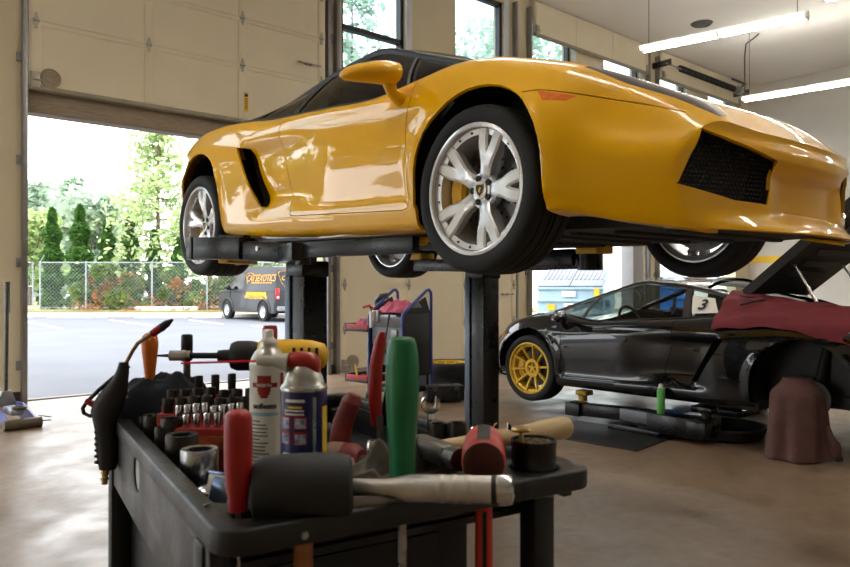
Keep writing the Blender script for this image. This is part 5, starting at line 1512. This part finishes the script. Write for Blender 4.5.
# black jar with tools, standing in the round shelf hole
o = on('jar', 'black round jar with shiny inside standing in the round hole at the right corner', 'jar', .486, .055, ZT-.042)
q = MB(); q.lathe([(.001,-.0), (.030,.0), (.033,.004), (.0335,.030), (.0345,.034), (.0345,.040), (.0335,.044), (.0335,.070), (.0345,.074), (.0345,.082), (.031,.082), (.030,.074)], n=36, caps=False); q.build('jar_body', M_blackg, o)
q = MB(); q.lathe([(.030,.078), (.0295,.04), (.001,.038)], n=36, caps=False); q.build('jar_lining', mat('shiny tin', (190,178,160), .25, 1.0, bump=.4, bscale=200), o)
q = MB(); q.cyl((-.015,.006,.04), (-.016,.010,.094), .0035, n=10); q.lathe([(.001,.0), (.014,.0), (.015,.003), (.013,.006), (.001,.007)], (-.016,.010,.094), (0,0,1), 20); q2 = q.build('brass_bolt', mat('brass', (190,160,100), .3, .9), None, loc=cp(.486,.055,ZT-.042), rot=(0,0,CROT)); tag(q2, 'brass headed bolt sticking out of the black jar', 'bolt')
# hammer with pale wooden handle over the right rim
a_, b_ = Vector((.351,.142,ZT+.022)), Vector((.658,.172,ZT+.0205))
o = on('hammer', 'hammer whose pale wooden handle sticks out over the right rim of the cart', 'hammer', 0, 0, 0); d = (b_-a_).normalized(); ln = (b_-a_).length
q = MB(); q.lathe([(.001,0), (.012,0), (.013,ln*.4), (.0165,ln*.7), (.0195,ln*.9), (.0198,ln*.97), (.018,ln*.995), (.001,ln)], a_, d, 26); q.build('hammer_handle', M_wood, o)
q = MB(); c = a_+d*.01; q.box(c, (.034,.10,.03), None, .006); q.cyl(c+Vector((0,-.05,0)), c+Vector((0,-.075,0)), .016, n=18); q.build('hammer_head', M_dsteel, o)
# rags
M_grey = mat('oily grey rag', (92,86,76), .95, var=.16, scale=14, bump=.4, bscale=60)
M_cream = mat('cream cotton glove', (176,164,136), .95, var=.12, scale=14, bump=.4, bscale=60)
M_navy = mat('dark navy cloth', (24,26,36), .95, var=.2, scale=10, bump=.3, bscale=40)
rag('rag', 'crumpled oily grey rag behind the green handle and the red mallet', cp(.326, .18, ZF+.004), .135, .075, .135, M_grey, 14, CROT, 60)
rag('rag', 'smaller grey rag bunched left of the green handle', cp(.195, .150, ZT-.062), .055, .030, .09, M_grey, 5, CROT+.4, 44)
rag('work_glove', 'cream work glove crumpled in the tray right of the blue spray can', cp(.256, .245, ZF+.004), .055, .05, .095, M_cream, 9, CROT+.3, 44, 'glove')
x, y = rt_loc(158, 1.49)
rag('cloth', 'dark navy cloth heaped over the far left corner of the cart', cp(x+.02, y, ZF+.06), .125, .075, .15, M_navy, 21, CROT+AV, 50, 'cloth', amp=.13)
q = MB(); q.box((0,0,.032), (.16,.09,.062), None, .004)
bx = q.build('socket_case', M_cartd, None, loc=cp(x+.02, y, ZF), rot=(0,0,CROT+AV)); tag(bx, 'black case at the far left corner of the cart, under the dark navy cloth', 'case')

# ---- spray cans
M_wt = mat('white can print', (226,222,212), .35, var=.02)
M_navyb = mat('blue can print', (22,30,96), .3, var=.08, coat=.5)
M_grytxt = mat('grey print', (120,118,112), .5)
x, y = rt_loc(268.5, 1.25)
o = on('spray_can', 'tall white spray can with red emblem, silver shoulder and white nozzle', 'spray can', x, y, ZF, AV)
r = .0325; h = .205
q = MB(); q.lathe([(.001,0), (r*.95,0), (r*1.02,.004), (r,.010), (r,h), (r*1.02,h+.003), (r*.98,h+.007)], n=40, caps=False); q.build('can_body', M_wt, o)
q = MB(); q.lathe([(r*.98,h+.006), (r*.9,h+.014), (r*.72,h+.025), (r*.50,h+.031), (r*.46,h+.034), (r*.44,h+.040), (.001,h+.041)], n=36); q.build('can_shoulder', mat('tin plate', (178,176,170), .3, .9, rvar=.08), o)
q = MB(); q.lathe([(.001,0), (.014,0), (.0145,.004), (.011,.010), (.009,.013), (.009,.024), (.007,.026), (.001,.026)], (0,0,h+.038), (0,0,1), 20); q.box((0,-.009,h+.056), (.004,.003,.004)); q.build('nozzle', M_white, o)
def wrapbox(bld, a0, z0, w, hh, rad, n=6, dz=.0004):
    rows = []
    for k in range(n+1):
        a = a0+(-w/2+w*k/n)/rad; rows.append([((rad+dz)*math.sin(a), -(rad+dz)*math.cos(a), z0-hh/2), ((rad+dz)*math.sin(a), -(rad+dz)*math.cos(a), z0+hh/2)])
    bld.grid(rows)
q = MB(); wrapbox(q, -.02, h-.030, .046, .008, r)
for k in range(7):
    f = (k+.5)/7; wd = .024*(1 if f < .45 else math.sqrt(max(.02, 1-((f-.45)/.58)**2))); wrapbox(q, -.02, h-.014-.038*f, wd, .0058, r, 6, .0007)
wrapbox(q, .98, h-.035, .007, .05, r); q.build('emblem', M_red, o, recalc=False)
text_obj('brand_lettering', 'W\u00dcRTH', .0072, M_wt, o, Matrix.Translation((-.0006, 0, h-.0305)), wrap=r+.0006, bold=.0001)
text_obj('product_lettering', 'uoBesto', .0125, M_blackg, o, Matrix.Translation((0, 0, h-.066)), wrap=r+.0004, bold=.0003)
q = MB(); wrapbox(q, -.05, h-.080, .050, .006, r); q.build('pale_band', mat('pale blue print', (150,190,206), .5), o, recalc=False)
q = MB(); rr = random.Random(3)
for k in range(17):
    w_ = .034*(.75+.25*rr.random()) if k % 5 else .016; wrapbox(q, -.15-.5*(0.038-w_)/r, h-.092-k*.0062, w_, .0026, r, 4)
q.build('small_print', M_grytxt, o, recalc=False)

x, y = rt_loc(304, 1.02)
o = on('spray_can', 'shorter dark blue spray can with red flip nozzle and long red straw', 'spray can', x, y, ZF, AV)
r = .0330; h = .195
q = MB(); q.lathe([(.001,0), (r*.95,0), (r*1.02,.004), (r,.010), (r,h), (r*1.02,h+.003), (r*.98,h+.006)], n=40, caps=False); q.build('can_body', M_navyb, o)
q = MB(); q.lathe([(r*1.02,h+.002), (r*1.03,h+.005), (r*.98,h+.008), (r*.86,h+.012), (r*.80,h+.020), (r*.66,h+.030), (r*.50,h+.036), (.001,h+.037)], n=36); q.build('can_shoulder', mat('tin plate', (178,176,170), .3, .9), o)
q = MB(); rows = []
for xx, zc_, hz, wy in ((-.032,.044,.006,.008), (-.024,.043,.012,.013), (-.010,.041,.016,.016), (.004,.039,.017,.017), (.014,.036,.016,.016), (.019,.034,.012,.012)):
    rows.append([(xx+.004, wy*math.cos(2*PI*k/14), h+zc_+hz*math.sin(2*PI*k/14)*(1 if math.sin(2*PI*k/14) > 0 else .8)) for k in range(14)])
g = q.grid(rows, True); q.f(g[0]); q.f(g[-1]); nz_ = q.build('flip_nozzle', M_red, o, ang=60)
q = MB(); q.tube([(-.066,-.004,h+.043), (-.058,-.004,h+.043), (-.042,-.004,h+.043), (-.032,-.004,h+.042), (-.022,-.004,h+.041)], [.006,.0075,.008,.011,.014], 14); q.build('snout', mat('pale grey plastic', (176,172,160), .45), o)
q = MB(); q.cyl((-.062,-.004,h+.043), (-.174,-.006,h+.040), .0016, n=8); q.build('straw', mat('red straw', (214,24,40), .35), o)
M_tan = mat('aged yellow', (222,186,40), .5)
q = MB(); wrapbox(q, -.30, h-.120, .038, .075, r, 8); wrapbox(q, -.25, h-.010, .030, .004, r, 6); q.build('white_panel', M_wt, o, recalc=False)
q = MB(); wrapbox(q, 1.25, h-.055, .014, .07, r, 4); wrapbox(q, -.25, h-.019, .022, .003, r, 6); q.build('yellow_print', M_tan, o, recalc=False)
q = MB()
for a_ in (-.72, .02):
    for zz in (.040, .062): wrapbox(q, a_, h-zz, .0185, .0185, r, 5, .0006)
q.build('picture_border', M_red, o, recalc=False)
q = MB()
for a_ in (-.72, .02):
    for zz in (.040, .062): wrapbox(q, a_, h-zz-.001, .0150, .0140, r, 5, .0009)
q.build('picture', mat('pictogram print', (70,90,150), .5, col2=(190,196,206), scale=160), o, recalc=False)
q = MB()
for k in range(6): wrapbox(q, -.38, h-.092-k*.008, .022+.006*(k % 3), .002, r, 5, .0009)
q.build('small_print', M_grytxt, o, recalc=False)
q = MB()
for k in range(2): wrapbox(q, -.28, h-.0235-k*.005, .030, .0022, r, 6, .0008)
q.build('pale_print', M_wt, o, recalc=False)
q = MB(); wrapbox(q, .62, h/2, .005, h-.01, r, 2, .0007); q.build('can_seam', M_steel, o, recalc=False)

# ---- cordless drill standing on its battery, bit pointing left
x, y = rt_loc(282, 1.43)
o = on('cordless_drill', 'yellow and black cordless drill standing behind the spray cans, bit pointing left', 'drill', x, y, ZF, AV)
zc = .205
q = MB(); q.lathe([(.001,0), (.024,0), (.028,.006), (.030,.02), (.030,.045), (.026,.055), (.001,.055)], (-.045, 0, zc), (-1,0,0), 26); q.build('gear_housing', M_black, o)
q = MB(); rows = []
for xx, s_ in ((-.045,.030), (-.02,.033), (.03,.033), (.06,.031), (.085,.024), (.092,.012)): rows.append([(xx, s_*.95*math.cos(2*PI*k/18), zc+s_*math.sin(2*PI*k/18)) for k in range(18)])
g = q.grid(rows, True); q.f(g[0]); q.f(g[-1]); q.bar((.025,0,zc-.02), (.045,0,.07), .045, .038, .012); q.build('drill_body', M_yellow, o, ang=60)
q = MB(); q.bar((.012,0,zc-.04), (.022,0,.10), .02, .03, .008); q.box((.04,0,.035), (.12,.075,.065), None, .012); q.build('battery', M_black, o)
q = MB()
for k in range(4): q.box((.03+.015*k,-.033,zc+.008), (.006,.004,.022), None, .001)
q.build('vent_slots', M_black, o)
q = MB(); q.cyl((-.10,0,zc), (-.128,0,zc), .013, .011, 18); q.cyl((-.128,0,zc), (-.185,0,zc), .006, n=12); q.build('chuck', M_black, o)
q = MB(); q.cyl((-.182,0,zc), (-.225,0,zc), .0105, n=18); q.cyl((-.195,0,zc), (-.20,0,zc), .0115, n=18); q.build('bit_holder', M_steel, o)
q = MB(); q.cyl((-.225,0,zc), (-.252,0,zc), .0035, .002, 8); q.build('bit', M_black, o)
x, y = rt_loc(270, 1.56)
o = on('bottle', 'small black bottle with red cap peeping out behind the white spray can', 'bottle', x, y, ZF, AV)
q = MB(); q.lathe([(.001,0), (.020,0), (.022,.01), (.022,.19), (.017,.215), (.015,.232)], n=24); q.build('bottle_body', M_black, o)
q = MB(); q.lathe([(.0165,.230), (.0165,.252), (.014,.258), (.001,.259)], n=24); q.build('bottle_cap', M_red, o)
# extension bar with socket, standing
x, y = rt_loc(187, 1.50)
o = on('extension_bar', 'long socket extension bar standing upright left of the drill bit', 'extension bar', x, y, ZF, AV)
q = MB(); q.cyl((0,0,0), (0,0,.23), .0075, n=12); q.lathe([(.008,0), (.011,.004), (.011,.02), (.008,.024)], (0,0,0), (0,0,1), 14); q.build('bar', M_dsteel, o)
q = MB(); q.lathe([(.010,.205), (.012,.208), (.012,.240), (.010,.243), (.007,.240), (.007,.225), (.001,.224)], n=20); q.build('end_socket', M_imp, o)

# ---- sockets
_sm = {}
def socket(x, y, z, r, h, m, label, group=None, deep=True):
    key = (round(r, 4), round(h, 4), m.name)
    if key not in _sm:
        q = MB(); hx = r*.66
        q.lathe([(.001,0), (r*.92,0), (r*.97,h*.03), (r*.97,h*.42), (r,h*.47), (r,h*.97), (r*.96,h)], n=24, caps=False)
        # hex mouth
        n = 24; a = []; b = []; c = []
        for k in range(n):
            an = 2*PI*k/n; hr = hx/math.cos(((an+PI/6) % (PI/3))-PI/6)*.95
            a.append((r*.96*math.cos(an), r*.96*math.sin(an), h)); b.append((hr*math.cos(an), hr*math.sin(an), h-.001)); c.append((hr*math.cos(an), hr*math.sin(an), h*.55))
        g = q.grid([a, b, c], True); q.f(g[-1])
        if r > .017: q.cyl((0,-r*.94,h*.2), (0,-r*1.0,h*.2), r*.18, n=10)
        me_o = q.build('socket', m, None, ang=35); _sm[key] = me_o.data; o = me_o
    else:
        o = bpy.data.objects.new('socket', _sm[key]); COL.objects.link(o)
    o.location = cp(x, y, z); o.rotation_euler = (0, 0, CROT+rnd.random())
    return tag(o, label, 'socket', group)
GI = 'big impact sockets along the left rim'
for px, D, r, ztop, m, lab in ((194, 1.10, .0285, .998, M_steel, 'large worn silver socket, nearest of the row along the left rim'), (180, 1.20, .0270, 1.000, M_imp, 'large black impact socket second nearest along the left rim'),
        (172.5, 1.295, .0205, 1.010, M_imp, 'tall black impact socket third along the left rim'), (155, 1.27, .0145, .997, M_imp, 'slim bronze tinted socket squeezed beside the left rim'),
        (147.5, 1.375, .0200, 1.000, M_imp, 'black impact socket farthest along the left rim, by the air gun'), (160, 1.39, .0150, 1.000, M_imp, 'small black impact socket behind the tall one on the left rim')):
    x, y = rt_loc(px, D); socket(max(x, .036+r), y, ZF, r, ztop-ZF, m, lab, GI)
# stepped red rack with sockets in rows
M_rack = mat('red socket rack', (150,24,20), .45, var=.15)
def strip_box(px0, px1, D, z0, z1, depth, m, name, parent=None):
    xa, ya = rt_loc(px0, D); xb, yb = rt_loc(px1, D); a, b = Vector((xa, ya, 0)), Vector((xb, yb, 0))
    mid = (a+b)/2; q = MB(); q.box((mid.x, mid.y, (z0+z1)/2), ((b-a).length, depth, z1-z0), rz(math.atan2(b.y-a.y, b.x-a.x)).to_3x3(), .002); return q
rack = empty('socket_rack', cp(0,0,0), (0,0,CROT)); tag(rack, 'stepped red socket rack in the tray behind the big impact sockets', 'socket rack')
ROWS = [('front', 1.285, 186, 228, 9, .0062, .024, ZF+.090, M_chrome, 5, 'short chrome socket'), ('second', 1.315, 179, 240, 8, .0068, .036, ZF+.090, M_chrome, 8, 'chrome deep socket'),
        ('third', 1.365, 168, 246, 12, .0115, .030, ZF+.102, M_imp, 7, 'black socket'), ('fourth', 1.42, 172, 250, 12, .0105, .032, ZF+.108, M_imp, 7, 'black impact socket'), ('back', 1.475, 199, 232, 14, .0085, .040, ZF+.122, M_imp, 3, 'small black socket')]
ORD = ['first', 'second', 'third', 'fourth', 'fifth', 'sixth', 'seventh', 'eighth', 'ninth']
for nm, D, p0_, p1_, st_, r, h, z, m, n, lab in ROWS:
    strip_box(p0_-8, p1_+8, D, ZF, z, .034, M_rack, '').build('rack_step', M_rack, rack)
    for k in range(n):
        px = p0_+(p1_-p0_)*k/max(1, n-1); x, y = rt_loc(px, D)
        socket(x, y, z, r*(1 if lab[0] == 's' else (.9+.2*((k*7) % 3)/2)), h*(.92+.16*((k*5) % 4)/3), m, '%s, %s from the left in the %s row of the red rack' % (lab, ORD[k], nm), 'sockets on the red rack')
lo = [(126, 1.40, .008, .085), (134, 1.385, .009, .080), (141, 1.41, .008, .092)]
for k, (px, D, r, h) in enumerate(lo):
    x, y = rt_loc(px, D); socket(max(x, .045+.022*k), y, ZF, r, h, M_imp, 'slim black socket between air gun and dark cloth, %s from the left of three' % ORD[k], 'loose sockets behind the air gun')
for k, (px, D, r, h, lab) in enumerate(((438, 1.25, .0175, .105, 'black impact socket standing right of the open wrench, left one of two'), (457.5, 1.24, .0165, .108, 'black impact socket standing right of the open wrench, right one of two'))):
    x, y = rt_loc(px, D); socket(x, y, ZF, r, h, M_imp, lab, 'two impact sockets behind the grey rag')
# red rack print
q = strip_box(178, 246, 1.264, ZF+.055, ZF+.078, .001, M_rack, ''); q.build('rack_label', mat('orange rack print', (196,104,30), .5, col2=(150,40,24), scale=90), rack)
x, y = rt_loc(372, 1.20)
o = on('swivel_socket', 'chrome swivel socket standing in the tray beside the cream glove', 'socket', x, y, ZF)
q = MB(); q.lathe([(.001,0), (.010,0), (.0105,.03), (.008,.036), (.008,.048), (.010,.052), (.010,.078), (.006,.085), (.001,.086)], n=20); q.build('body', M_chrome, o)
q = MB(); q.box((.02,.0,.012), (.09,.02,.014), rz(.5).to_3x3(), .004); q.cyl((-.02,-.02,.012), (-.02,-.02,.03), .012, n=14); q.build('ratchet_head', M_chrome, o)
# wrenches
def wrench(x, y, z, s, label, rot, lean=.0, ln=.17):
    o = on('open_end_wrench', label, 'wrench', x, y, z, rot, 'wrenches standing in the cart', lean)
    q = MB(); q.box((0,0,ln/2), (.013*s,.006*s,ln), None, .002)
    R_ = .019*s; pts = []
    for k in range(25):
        a = PI/2+.60+(2*PI-1.20)*k/24; pts.append((R_*math.cos(a), ln+R_*.6+R_*math.sin(a)))
    pts += [(.0098*s, ln+R_*.62), (.0080*s, ln+R_*.30), (-.0080*s, ln+R_*.30), (-.0098*s, ln+R_*.62)]
    q.prism(pts, Matrix.Translation((0, .0032*s, 0)) @ Matrix(((1,0,0,0),(0,0,-1,0),(0,1,0,0),(0,0,0,1))), .0064*s)
    q.build('wrench_body', M_chrome, o); return o
x, y = rt_loc(431, 1.30); wrench(x, y, ZF, .95, 'chrome open ended wrench standing upright right of the green handle', AV+.3, -.02, .118)
x, y = rt_loc(477, 1.17); wrench(x, y, ZF, .62, 'small wrench end behind the red mallet, left of the three', AV+.9, -.03, .098)
x, y = rt_loc(488, 1.18); wrench(x, y, ZF, .5, 'smallest wrench end behind the red mallet, middle of the three', AV-.5, .0, .096)
x, y = rt_loc(502, 1.17); wrench(x, y, ZF, .85, 'chrome open ended wrench behind the red mallet, right of the three', AV+.1, .02, .098)
# ratchet lying in the tray, small box, feeler tool near the front left
x, y = rt_loc(228, 1.02)
o = on('ratchet', 'silver ratchet lying in the tray behind the red handled screwdriver', 'ratchet', x, y, ZF+.03, AV+.3)
q = MB(); q.tube([(-.02,.02,.022), (.05,.05,.026), (.12,.09,.024)], [.008,.006,.009], 12); q.build('ratchet_handle', M_chrome, o)
q = MB(); q.ball((-.02,.015,.016), .024, 20, 12, (1.1,1,.6)); q.box((.0,0,-.016), (.04,.04,.028), None, .005); q.build('ratchet_head', M_chrome, o)
x, y = rt_loc(217, .985)
o = on('small_box', 'small white and silver box leaning in the near left corner of the tray', 'box', x, y+.012, ZF+.012, AV-.45, None, -.35)
q = MB(); q.box((0,0,.036), (.046,.018,.062), None, .002); q.build('box_body', M_white, o)
q = MB(); q.box((.004,-.010,.036), (.032,.003,.054), None, .001); q.box((0,0,.0685), (.048,.022,.004), None, .001); q.build('metal_front', mat('blue silver foil', (110,128,160), .25, .8), o)
# red impact gun behind the blue can
M_maroon = mat('worn maroon tool', (120,38,34), .45, var=.2, scale=18)
x, y = rt_loc(343, 1.27)
o = on('impact_gun', 'worn dark red pneumatic tool lying right of the blue spray can', 'impact gun', x, y, ZF+.034, AV)
q = MB(); q.tube([(-.05,.03,0), (-.02,.01,0), (.02,-.005,0), (.034,-.012,0)], [.024,.030,.031,.022], 18); q.build('motor_housing', M_maroon, o)
q = MB(); q.tube([(-.012,.03,.02), (-.004,.035,.06), (.012,.035,.10)], [.018,.019,.018], 14); q.tube([(.012,.035,.098), (.017,.035,.112)], [.020,.012], 14); q.build('grip', M_maroon, o)
q = MB(); q.tube([(-.022,.010,.0), (.004,.0,.0)], [.0312,.0318], 24, caps=False); q.build('label_band', mat('smudged band', (150,120,104), .5), o)
q = MB(); q.cyl((.03,-.011,0), (.055,-.022,0), .012, n=14); q.build('anvil', M_dsteel, o)

# ---- air blow gun hooked on the far left corner of the rim
pv = CM.inverted() @ cw((111-425)/FPX*1.43, 1.43)
o = on('blow_gun', 'black air blow gun hooked on the far left cart corner, bent nozzle, red collar', 'blow gun', pv.x, pv.y, 1.0, AV)
S = 1.43/FPX
def gp(px, py, dy=0.0):      # sketch coordinates within the gun
    return Vector(((px-104)*S, dy, CZ+(HY-py)*S-1.0))
q = MB(); rows = []
for (px, py, w_, dp) in ((117,362,4.5,.008), (116,370,6,.011), (114,377,7.5,.013), (110,386,11,.015), (106,394,14,.016), (102,403,16,.017), (100,411,16,.017), (98,419,12,.016), (99,430,10.5,.016), (100.5,446,11.5,.016), (101,460,10,.016), (101,469,8,.013)):
    c = gp(px, py); rows.append([c+Vector((w_*S*math.cos(2*PI*k/16), dp*math.sin(2*PI*k/16), .0)) for k in range(16)])
g = q.grid(rows, True); q.f(g[0]); q.f(g[-1])
for k in range(7): q.box(gp(92.5, 425+6*k), (.010, .026, .006), None, .002)
q.build('gun_body', M_black, o, ang=50)
q = MB(); q.tube([gp(122,366), gp(106,378), gp(92,390), gp(80,402), gp(76,408), gp(77,413), gp(83,416), gp(92,412)], .0042, 8); q.build('trigger_lever', M_black, o)
q = MB(); q.bar(gp(79,400), gp(88,405), .012, .012, .003); q.build('red_lock', M_red, o)
q = MB(); q.tube([gp(119,363), gp(126,350), gp(131,343), gp(140,337), gp(148,332)], .0042, 10); q.build('nozzle_tube', mat('dull nickel', (160,140,112), .35, .9), o)
q = MB(); q.cyl(gp(145,334), gp(155,327), .0075, .0085, 14); q.build('red_collar', M_red, o)
q = MB(); q.tube([gp(154,328), gp(160,323.5), gp(166,319.5)], [.0085,.0075,.002], 14); q.build('rubber_tip', M_black, o)
q = MB(); q.cyl(gp(100,466), gp(98,474), .008, n=12); q.cyl(gp(98,474), gp(98,484), .006, n=12); q.lathe([(.008,0), (.008,.006)], gp(98,477), (0,0,-1), 6); q.build('air_fitting', mat('brass', (190,160,100), .3, .9), o)
q = MB(); q.tube([gp(112,390,.0), gp(118,392,.012), gp(118,398,.014), gp(112,402,.0)], .003, 8); q.build('hook', M_steel, o)
# ------------------------------------------------------------------ daylight, and unseen lamps added for light and car reflections
w = bpy.data.worlds.new('overcast sky'); sc.world = w; w.use_nodes = True
nt = w.node_tree; N = nt.nodes; L = nt.links; bg = N['Background']
tc = N.new('ShaderNodeTexCoord'); nz = N.new('ShaderNodeTexNoise'); nz.inputs['Scale'].default_value = 2.2; nz.inputs['Detail'].default_value = 4
rp = N.new('ShaderNodeValToRGB'); rp.color_ramp.elements[0].color = (.86,.92,1,1); rp.color_ramp.elements[1].color = (1,1,1,1); rp.color_ramp.elements[0].position = .35; rp.color_ramp.elements[1].position = .6
L.new(tc.outputs['Generated'], nz.inputs['Vector']); L.new(nz.outputs['Fac'], rp.inputs['Fac']); L.new(rp.outputs['Color'], bg.inputs['Color'])
bg.inputs['Strength'].default_value = 3.6
for i, (x, y, a, lab) in enumerate(((2.2, .4, 0, 'fluorescent lamp above the hood of the yellow car, out of view'), (-1.6, 3.4, 0, 'added fluorescent lamp left of the yellow car above the floor, out of view'), (6.2, -1.0, 0, 'added fluorescent lamp above the black car tail, out of view'),
        (10.5, -2.5, 0, 'added fluorescent lamp by the right wall behind the standpoint, out of view'), (3.6, 3.4, 0, 'fluorescent lamp above the yellow car roof, out of view'), (13.5, .8, 0, 'added fluorescent lamp near the right wall, out of view'))):
    d = Vector((math.sin(a), math.cos(a), 0)); lamp(Vector((x, y, ZL))-d*1.22, Vector((x, y, ZL))+d*1.22, lab, i+3)
